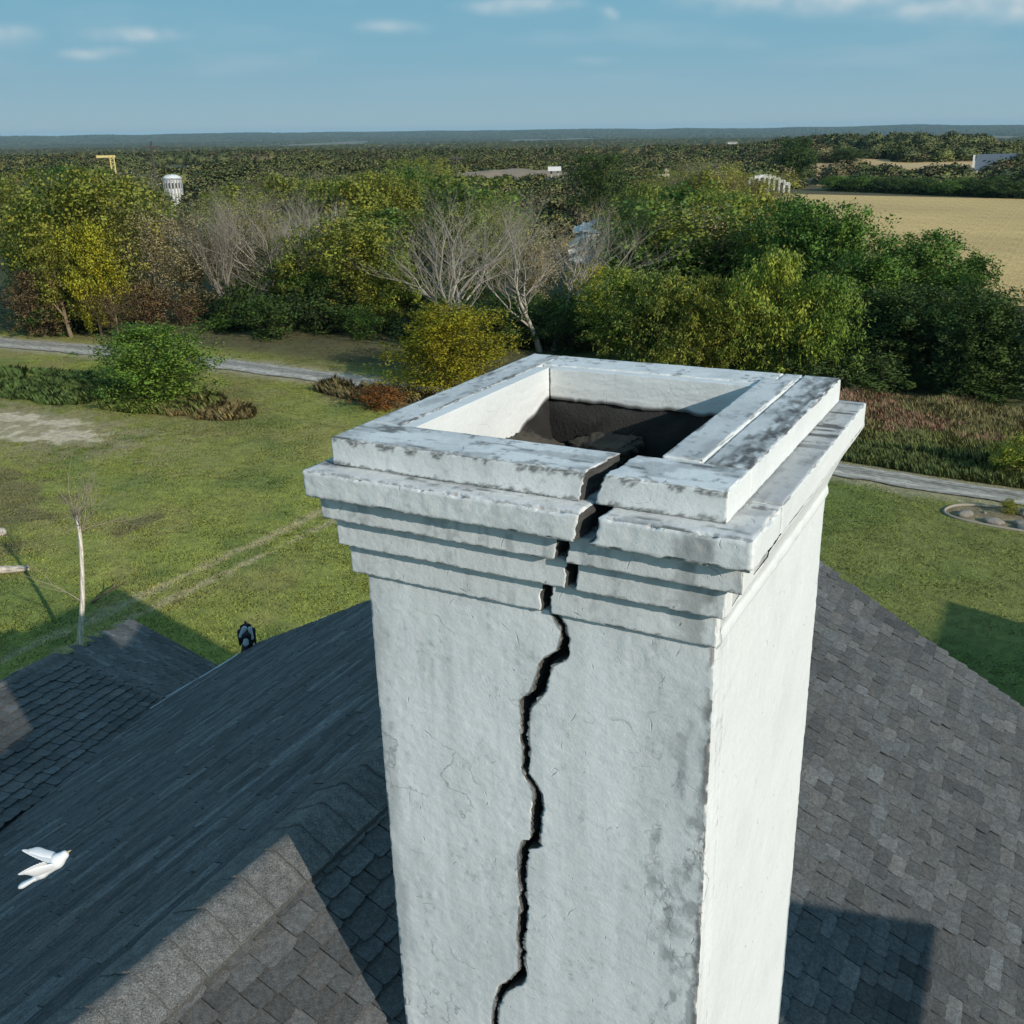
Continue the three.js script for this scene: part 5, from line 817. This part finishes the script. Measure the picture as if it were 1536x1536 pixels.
function wingGeo(len, wid, thick, n = 16) { // a feathered wing: root at the origin, along +x, trailing edge toward +z
  const P = [], I = [], m = 10; for (let s = 0; s < 2; s++) for (let i = 0; i <= n; i++) { const t = i / n, ch = wid * (t < 0.35 ? 0.8 + 0.2 * t / 0.35 : Math.pow(Math.max(0, 1 - (t - 0.35) / 0.66), 0.55)); for (let j = 0; j <= m; j++) { const u = j / m, th = thick * Math.sin(Math.PI * clamp(Math.pow(u, 0.6))) * (1 - 0.7 * t); P.push(len * t, (s ? -0.3 : 1) * th + 0.1 * wid * Math.sin(t * 3) , -0.25 * wid + ch * u + 0.02 * wid * Math.sin(t * 40) * u); } }
  for (let s = 0; s < 2; s++) for (let i = 0; i < n; i++) for (let j = 0; j < m; j++) { const a = s * (n + 1) * (m + 1) + i * (m + 1) + j, b = a + m + 1; s ? I.push(a, b, a + 1, a + 1, b, b + 1) : I.push(a, a + 1, b, a + 1, b + 1, b); }
  const g = new THREE.BufferGeometry(); g.setAttribute('position', new THREE.Float32BufferAttribute(P, 3)); g.setIndex(I); g.computeVertexNormals(); return g;
}
{ // bird on the eave, seen from behind, and a white one in flight
  const black = new THREE.MeshStandardMaterial({ color: lin(0.018, 0.019, 0.025), roughness: 0.55 }), white = new THREE.MeshStandardMaterial({ color: lin(0.62, 0.63, 0.64), roughness: 0.85 }), horn = new THREE.MeshStandardMaterial({ color: lin(0.03, 0.03, 0.03), roughness: 0.5 });
  const toCam = V(CAM.x, 0, CAM.z), ez = (() => { let best = -4; for (let z = -6; z < -3; z += 0.01) { const [x] = toPx(V(-6.185, -4.58, z)); if (Math.abs(x - 374) < Math.abs(toPx(V(-6.185, -4.58, best))[0] - 374)) best = z; } return best; })();
  const b = thing('perched_bird', 'black and white bird perched on the eave of the shaded roof', 'bird', [-6.2, -4.57, ez]); b.rotation.y = Math.atan2(-6.2 - CAM.x, ez - CAM.z); // looks away over the lawn
  b.scale.setScalar(1.12);
  part('body', blob(48, 0.24, [[V(0, 0.06, 0), V(0.004, 0.15, 0), 0.058, 0.07], [V(0.004, 0.15, 0), V(0, 0.225, 0.03), 0.07, 0.045], [V(0, 0.225, 0.03), V(-0.004, 0.25, 0.075), 0.045, 0.03], [V(0, 0.06, 0), V(0.02, 0.0, -0.02), 0.05, 0.034]]), black, b);
  const patch = (x, y, z, rz, l, r1, r2, label) => { const w = part('wing', blob(34, 0.14, [[V(0, l / 2, 0), V(0, -l / 2, 0), r1, r2]]).scale(1, 1, 0.45), white, b, label); w.position.set(x, y, z); w.rotation.z = rz; };
  patch(-0.042, 0.17, -0.052, -0.12, 0.11, 0.022, 0.016, 'pale grey folded wing'); patch(0.036, 0.195, -0.05, 0.5, 0.09, 0.026, 0.02, 'pale grey folded wing'); patch(0.012, 0.115, -0.066, 0.18, 0.08, 0.018, 0.03, 'pale grey lower back');
  for (const s of [-1, 1]) { const tip = part('wing', blob(30, 0.15, [[V(0, 0.06, 0), V(0, -0.085, 0), 0.03, 0.012]]).scale(0.8, 1, 0.6), black, b, 'dark flight feathers'); tip.position.set(s * 0.068, 0.13, -0.02); tip.rotation.z = s * 0.06; }
  const tail = part('tail', blob(30, 0.14, [[V(0, 0.05, 0), V(0, -0.07, -0.01), 0.03, 0.036]]).scale(1, 1, 0.3), black, b); tail.position.set(0.03, 0.03, -0.06); tail.rotation.set(0.35, 0, 0.25);
  const beak = part('beak', new THREE.ConeGeometry(0.012, 0.05, 10), horn, b); beak.position.set(0, 0.225, 0.115); beak.rotation.x = Math.PI / 2;
  for (const s of [-1, 1]) { const st = new Sticks(); st.seg(V(s * 0.022, 0.05, 0), V(s * 0.024, -0.005, 0.01), 0.008, 0.005, 7); for (const k of [-0.4, 0, 0.4]) st.seg(V(s * 0.024, -0.002, 0.01), V(s * 0.024 + Math.sin(k) * 0.03, -0.008, 0.01 + Math.cos(k) * 0.03), 0.004, 0.003, 5); st.seg(V(s * 0.024, -0.002, 0.01), V(s * 0.024, -0.008, -0.015), 0.004, 0.003, 5); part('leg', st.geo(), horn, b); }
  const c = CAM.clone().addScaledVector(rayDir(76, 1297), 4.9), f = thing('flying_bird', 'small white bird in flight over the shaded roof slope', 'bird', [c.x, c.y, c.z]);
  const wm = new THREE.MeshStandardMaterial({ color: lin(0.78, 0.79, 0.8), roughness: 0.9 });
  f.quaternion.copy(camera.quaternion); const g = new THREE.Group(); f.rotateZ(0.5);
  part('body', blob(44, 0.13, [[V(-0.05, -0.012, 0), V(0.03, 0.0, 0), 0.022, 0.03], [V(0.03, 0, 0), V(0.07, 0.008, 0), 0.026, 0.019], [V(-0.05, -0.012, 0), V(-0.09, -0.02, 0), 0.02, 0.012]]), wm, f);
  const tl = part('tail', blob(26, 0.1, [[V(0.02, 0, 0), V(-0.06, 0, 0), 0.014, 0.026]]).scale(1, 0.5, 1), wm, f); tl.position.set(-0.08, -0.02, 0);
  const bk = part('beak', new THREE.ConeGeometry(0.006, 0.022, 8), new THREE.MeshStandardMaterial({ color: lin(0.5, 0.4, 0.2), roughness: 0.6 }), f); bk.position.set(0.098, 0.012, 0); bk.rotation.z = -Math.PI / 2;
  for (const [x, y, z, rx, ry, rz, l] of [[0.02, 0.03, -0.012, 0.5, 0.2, 2.0, 0.1], [0.01, -0.006, 0.03, -0.7, 0.5, 3.25, 0.085]]) { // each wing: a rounded arm with a fan of flight feathers
    const w = part('wing', blob(34, 0.12, [[V(0, 0, 0), V(l * 0.55, 0.004, 0.006), 0.026, 0.03], [V(l * 0.55, 0.004, 0.006), V(l, 0, 0.022), 0.03, 0.016]]).scale(1, 0.3, 1), wm, f); w.position.set(x, y, z); w.rotation.set(rx, ry, rz);
    for (let i = 0; i < 10; i++) { const q = new THREE.SphereGeometry(1, 8, 6); q.scale(0.026, 0.002, 0.011); q.translate(0.02, 0, 0); const m = part('feather', q, wm, w); m.position.set(l * (0.2 + 0.08 * i), 0, 0.018); m.rotation.y = -1.5 + i * 0.13; }
  }
}
// ------------------------------------------------------------------ far buildings and other things in the woods
{
  const M2 = (r, g, b, k = 0.85) => new THREE.MeshStandardMaterial({ color: lin(r, g, b), roughness: k }), whiteM = M2(0.72, 0.71, 0.69), beige = M2(0.5, 0.42, 0.3), darkM = M2(0.06, 0.055, 0.05), greyM = M2(0.4, 0.4, 0.4), blue = M2(0.13, 0.17, 0.22, 0.6), yel = M2(0.62, 0.5, 0.2), roofM = M2(0.13, 0.12, 0.115);
  const boxAt = (name, w, h, d, mat, par, x = 0, y = 0, z = 0, label) => { const m = part(name, new THREE.BoxGeometry(w, h, d), mat, par, label); m.position.set(x, y + h / 2, z); return m; };
  const face = (t) => { t.rotation.y = Math.atan2(CAM.x - t.position.x, CAM.z - t.position.z); return t; };
  const site = (name, label, cat, px, dist, top) => { const p = atDist(px, dist), t = face(thing(name, label, cat, [p.x, p.y - 0.2, p.z])); t.userData.h = heightTo(p, top, px) + 0.2; const h = t.userData.h; delete t.userData.h; return [t, h, dist / 1600]; };
  { // white round tower with a shallow domed roof
    const [t, h, k] = site('water_tank', 'white domed round tower rising among the trees at upper left', 'tower', 249, 150, 257), r = 13.5 * k;
    const w = part('wall', new THREE.CylinderGeometry(r * 0.92, r * 0.98, h * 0.84, 28), whiteM, t); w.position.y = h * 0.42;
    const c = part('roof', new THREE.SphereGeometry(r * 1.05, 28, 10, 0, 6.283, 0, 1.2), whiteM, t); c.scale.y = 0.55; c.position.y = h * 0.80;
    const e = part('cornice', new THREE.CylinderGeometry(r * 1.06, r * 1.06, h * 0.035, 28), greyM, t); e.position.y = h * 0.835;
    for (let i = 0; i < 7; i++) { const a = -0.9 + i * 0.3, m = part('window', new THREE.BoxGeometry(0.42, h * 0.12, 0.2), darkM, t); m.position.set(Math.sin(a) * r * 0.93, h * 0.68, Math.cos(a) * r * 0.93); m.rotation.y = a; }
    for (let i = 0; i < 8; i++) { const a = -1.2 + i * 0.34, m = part('pilaster', new THREE.BoxGeometry(0.2, h * 0.8, 0.22), greyM, t); m.position.set(Math.sin(a) * r * 0.96, h * 0.41, Math.cos(a) * r * 0.96); m.rotation.y = a; }
  }
  { const [t, h] = site('crane', 'yellow crane mast with a short arm on the skyline at left', 'crane', 162, 185, 233); for (const q of [-0.3, 0.3]) { boxAt('mast', 0.16, h, 0.16, yel, t, q, 0, 0.3); boxAt('mast', 0.16, h, 0.16, yel, t, q, 0, -0.3); } for (let i = 0; i < 14; i++) { const m = boxAt('brace', 0.75, 0.08, 0.08, yel, t, 0, h * (0.03 + i * 0.068), 0.3); m.rotation.z = i % 2 ? 0.6 : -0.6; } boxAt('arm', 2.9, 0.35, 0.4, yel, t, -0.9, h - 0.35, 0); }
  const shack = (px, d, top, wpx, hpx, wall, roof, label, extra) => { const [t, h, k] = site('building', label, 'building', px, d, top), w = wpx * k, bh = Math.max(2.4, h * 0.9); boxAt('wall', w, bh, w * 0.6, wall, t); const r = boxAt('roof', w * 1.08, 0.35, w * 0.7, roof, t, 0, bh); for (let i = 0; i < 3; i++) boxAt('window', w * 0.12, bh * 0.18, 0.2, darkM, t, w * (-0.3 + i * 0.3), bh * 0.68, w * 0.3); boxAt('door', w * 0.12, bh * 0.3, 0.22, roofM, t, w * 0.12, 0.05, w * 0.3 + 0.02); if (extra) extra(t, w, bh); return t; };
  shack(178, 215, 259, 20, 8, greyM, whiteM, 'small grey shed with a white roof right of the yellow crane');
  shack(120, 520, 233, 9, 6, whiteM, whiteM, 'tiny white block on the far left below the skyline');
  shack(48, 480, 240, 12, 6, beige, whiteM, 'small pale house far off at the extreme left');
  shack(8, 330, 252, 16, 8, whiteM, roofM, 'white low building at the left picture edge above the wood');
  shack(992, 165, 261, 28, 16, beige, beige, 'ruined beige masonry block right of the tall dark tree', (t, w, h) => { boxAt('broken_wall', w * 0.2, h * 0.25, w * 0.5, beige, t, w * 0.4, h + 0.3); });
  shack(1100, 820, 211, 14, 6, whiteM, beige, 'pale distant house left of the tall dark skyline tree');
  shack(1290, 560, 216, 34, 8, beige, M2(0.4, 0.27, 0.2), 'long low brick coloured building far beyond the dry ground');
  shack(845, 175, 272, 46, 20, darkM, roofM, 'dark open sided shed beside the bare earth mound', (t, w, h) => { for (let i = 0; i < 4; i++) boxAt('post', 0.25, h, 0.25, greyM, t, w * (-0.45 + i * 0.3), 0, w * 0.34); });
  { const [t, h, k] = site('canopy', 'flat white canopy on two thin legs above the dark shed', 'canopy', 832, 190, 250); boxAt('panel', 20 * k, 0.7, 2.4, whiteM, t, 0, h - 0.7); for (const s of [-1, 1]) boxAt('leg', 0.3, h - 0.7, 0.3, greyM, t, s * 5 * k); }
  { // low white arcade
    const [t, h, k] = site('arched_ruin', 'low white broken arcade in front of the tall dark skyline tree', 'ruin', 1160, 178, 262), w = 58 * k, H = Math.max(2.2, h); for (let i = 0; i < 9; i++) { const f = i / 8, y = H * (0.45 + 0.55 * Math.sin(Math.PI * Math.min(1, f * 0.8 + 0.15))); boxAt('pier', w * 0.05, y, 1, whiteM, t, (f - 0.5) * w); if (i) boxAt('lintel', w * 0.13, 0.45, 0.9, whiteM, t, (f - 0.06 - 0.5) * w, y * 0.86); } boxAt('wall', w * 0.98, H * 0.35, 0.5, greyM, t, 0, 0, -0.6);
  }
  { // blue-grey basin with a white rim
    const p = onGround(1462, 257), t = face(thing('reservoir', 'blue grey walled basin with a white rim beyond the field at right', 'reservoir', [p.x, p.y, p.z])), k = p.distanceTo(CAM) / 1600, w = 92 * k; const s = new THREE.Shape(); s.moveTo(-w * 0.02, -0.3); s.lineTo(w, 0.9); s.lineTo(w, 3.6); s.lineTo(0, 3.3); s.closePath();
    const m = part('wall', new THREE.ExtrudeGeometry(s, { depth: 1, bevelEnabled: false }), blue, t); const rim = boxAt('rim', w * 1.04, 0.5, 1.3, whiteM, t, w * 0.49, -0.1, 1.2); rim.rotation.z = 0.035; const r2 = boxAt('rim', 0.4, 3.5, 1.2, whiteM, t, -0.4, -0.3, 0.6); r2.rotation.z = 0.05;
  }
  { // heap of white rubble with sheets and poles
    const p = atDist(893, 78), t = face(thing('rubble_heap', 'heap of white sheets, poles and rubble below the tall dark tree', 'rubble', [p.x, p.y, p.z])), top = heightTo(p, 320, 893), R = RNG(88), k = 78 / 1600;
    const hp = part('heap', new THREE.SphereGeometry(1, 32, 12, 0, 6.283, 0, 1.57), M2(0.4, 0.33, 0.27), t); hp.scale.set(24 * k, top * 0.8, 2.4); { const q = hp.geometry.attributes.position; for (let i = 0; i < q.count; i++) { const f = 0.8 + 0.5 * fbm3(q.getX(i) * 4, q.getY(i) * 4, q.getZ(i) * 4, 3); q.setXYZ(i, q.getX(i) * f, q.getY(i) * f, q.getZ(i) * f); } hp.geometry.computeVertexNormals(); }
    for (let i = 0; i < 34; i++) { const m = part('sheet', new THREE.BoxGeometry(1.0 + R() * 1.6, 0.08, 0.4 + R() * 0.7), i % 5 ? whiteM : greyM, t); const x = (R() - 0.5) * 2, y = top * (0.35 + 0.62 * R()) * (1 - 0.35 * Math.abs(x)); m.position.set(x * 20 * k, y, 1.6 + R() * 1.0); m.rotation.set(0.6 + 0.8 * (R() - 0.3), R() - 0.5, 0.6 + (R() - 0.5) * 0.9); }
  }
  for (const [px, d, top, label] of [[224, 140, 212, 'thin dark utility pole left of the white domed tower'], [683, 150, 232, 'dark utility pole beside the bare earth mound'], [1372, 330, 216, 'thin utility pole on the dry ground left of the basin']]) { const [t, h] = site('utility_pole', label, 'pole', px, d, top); const m = part('pole', new THREE.CylinderGeometry(0.13, 0.2, h, 10), darkM, t); m.position.y = h / 2; boxAt('crossarm', 2.2, 0.18, 0.18, darkM, t, 0, h * 0.92); }
}
renderer.render(scene, camera);
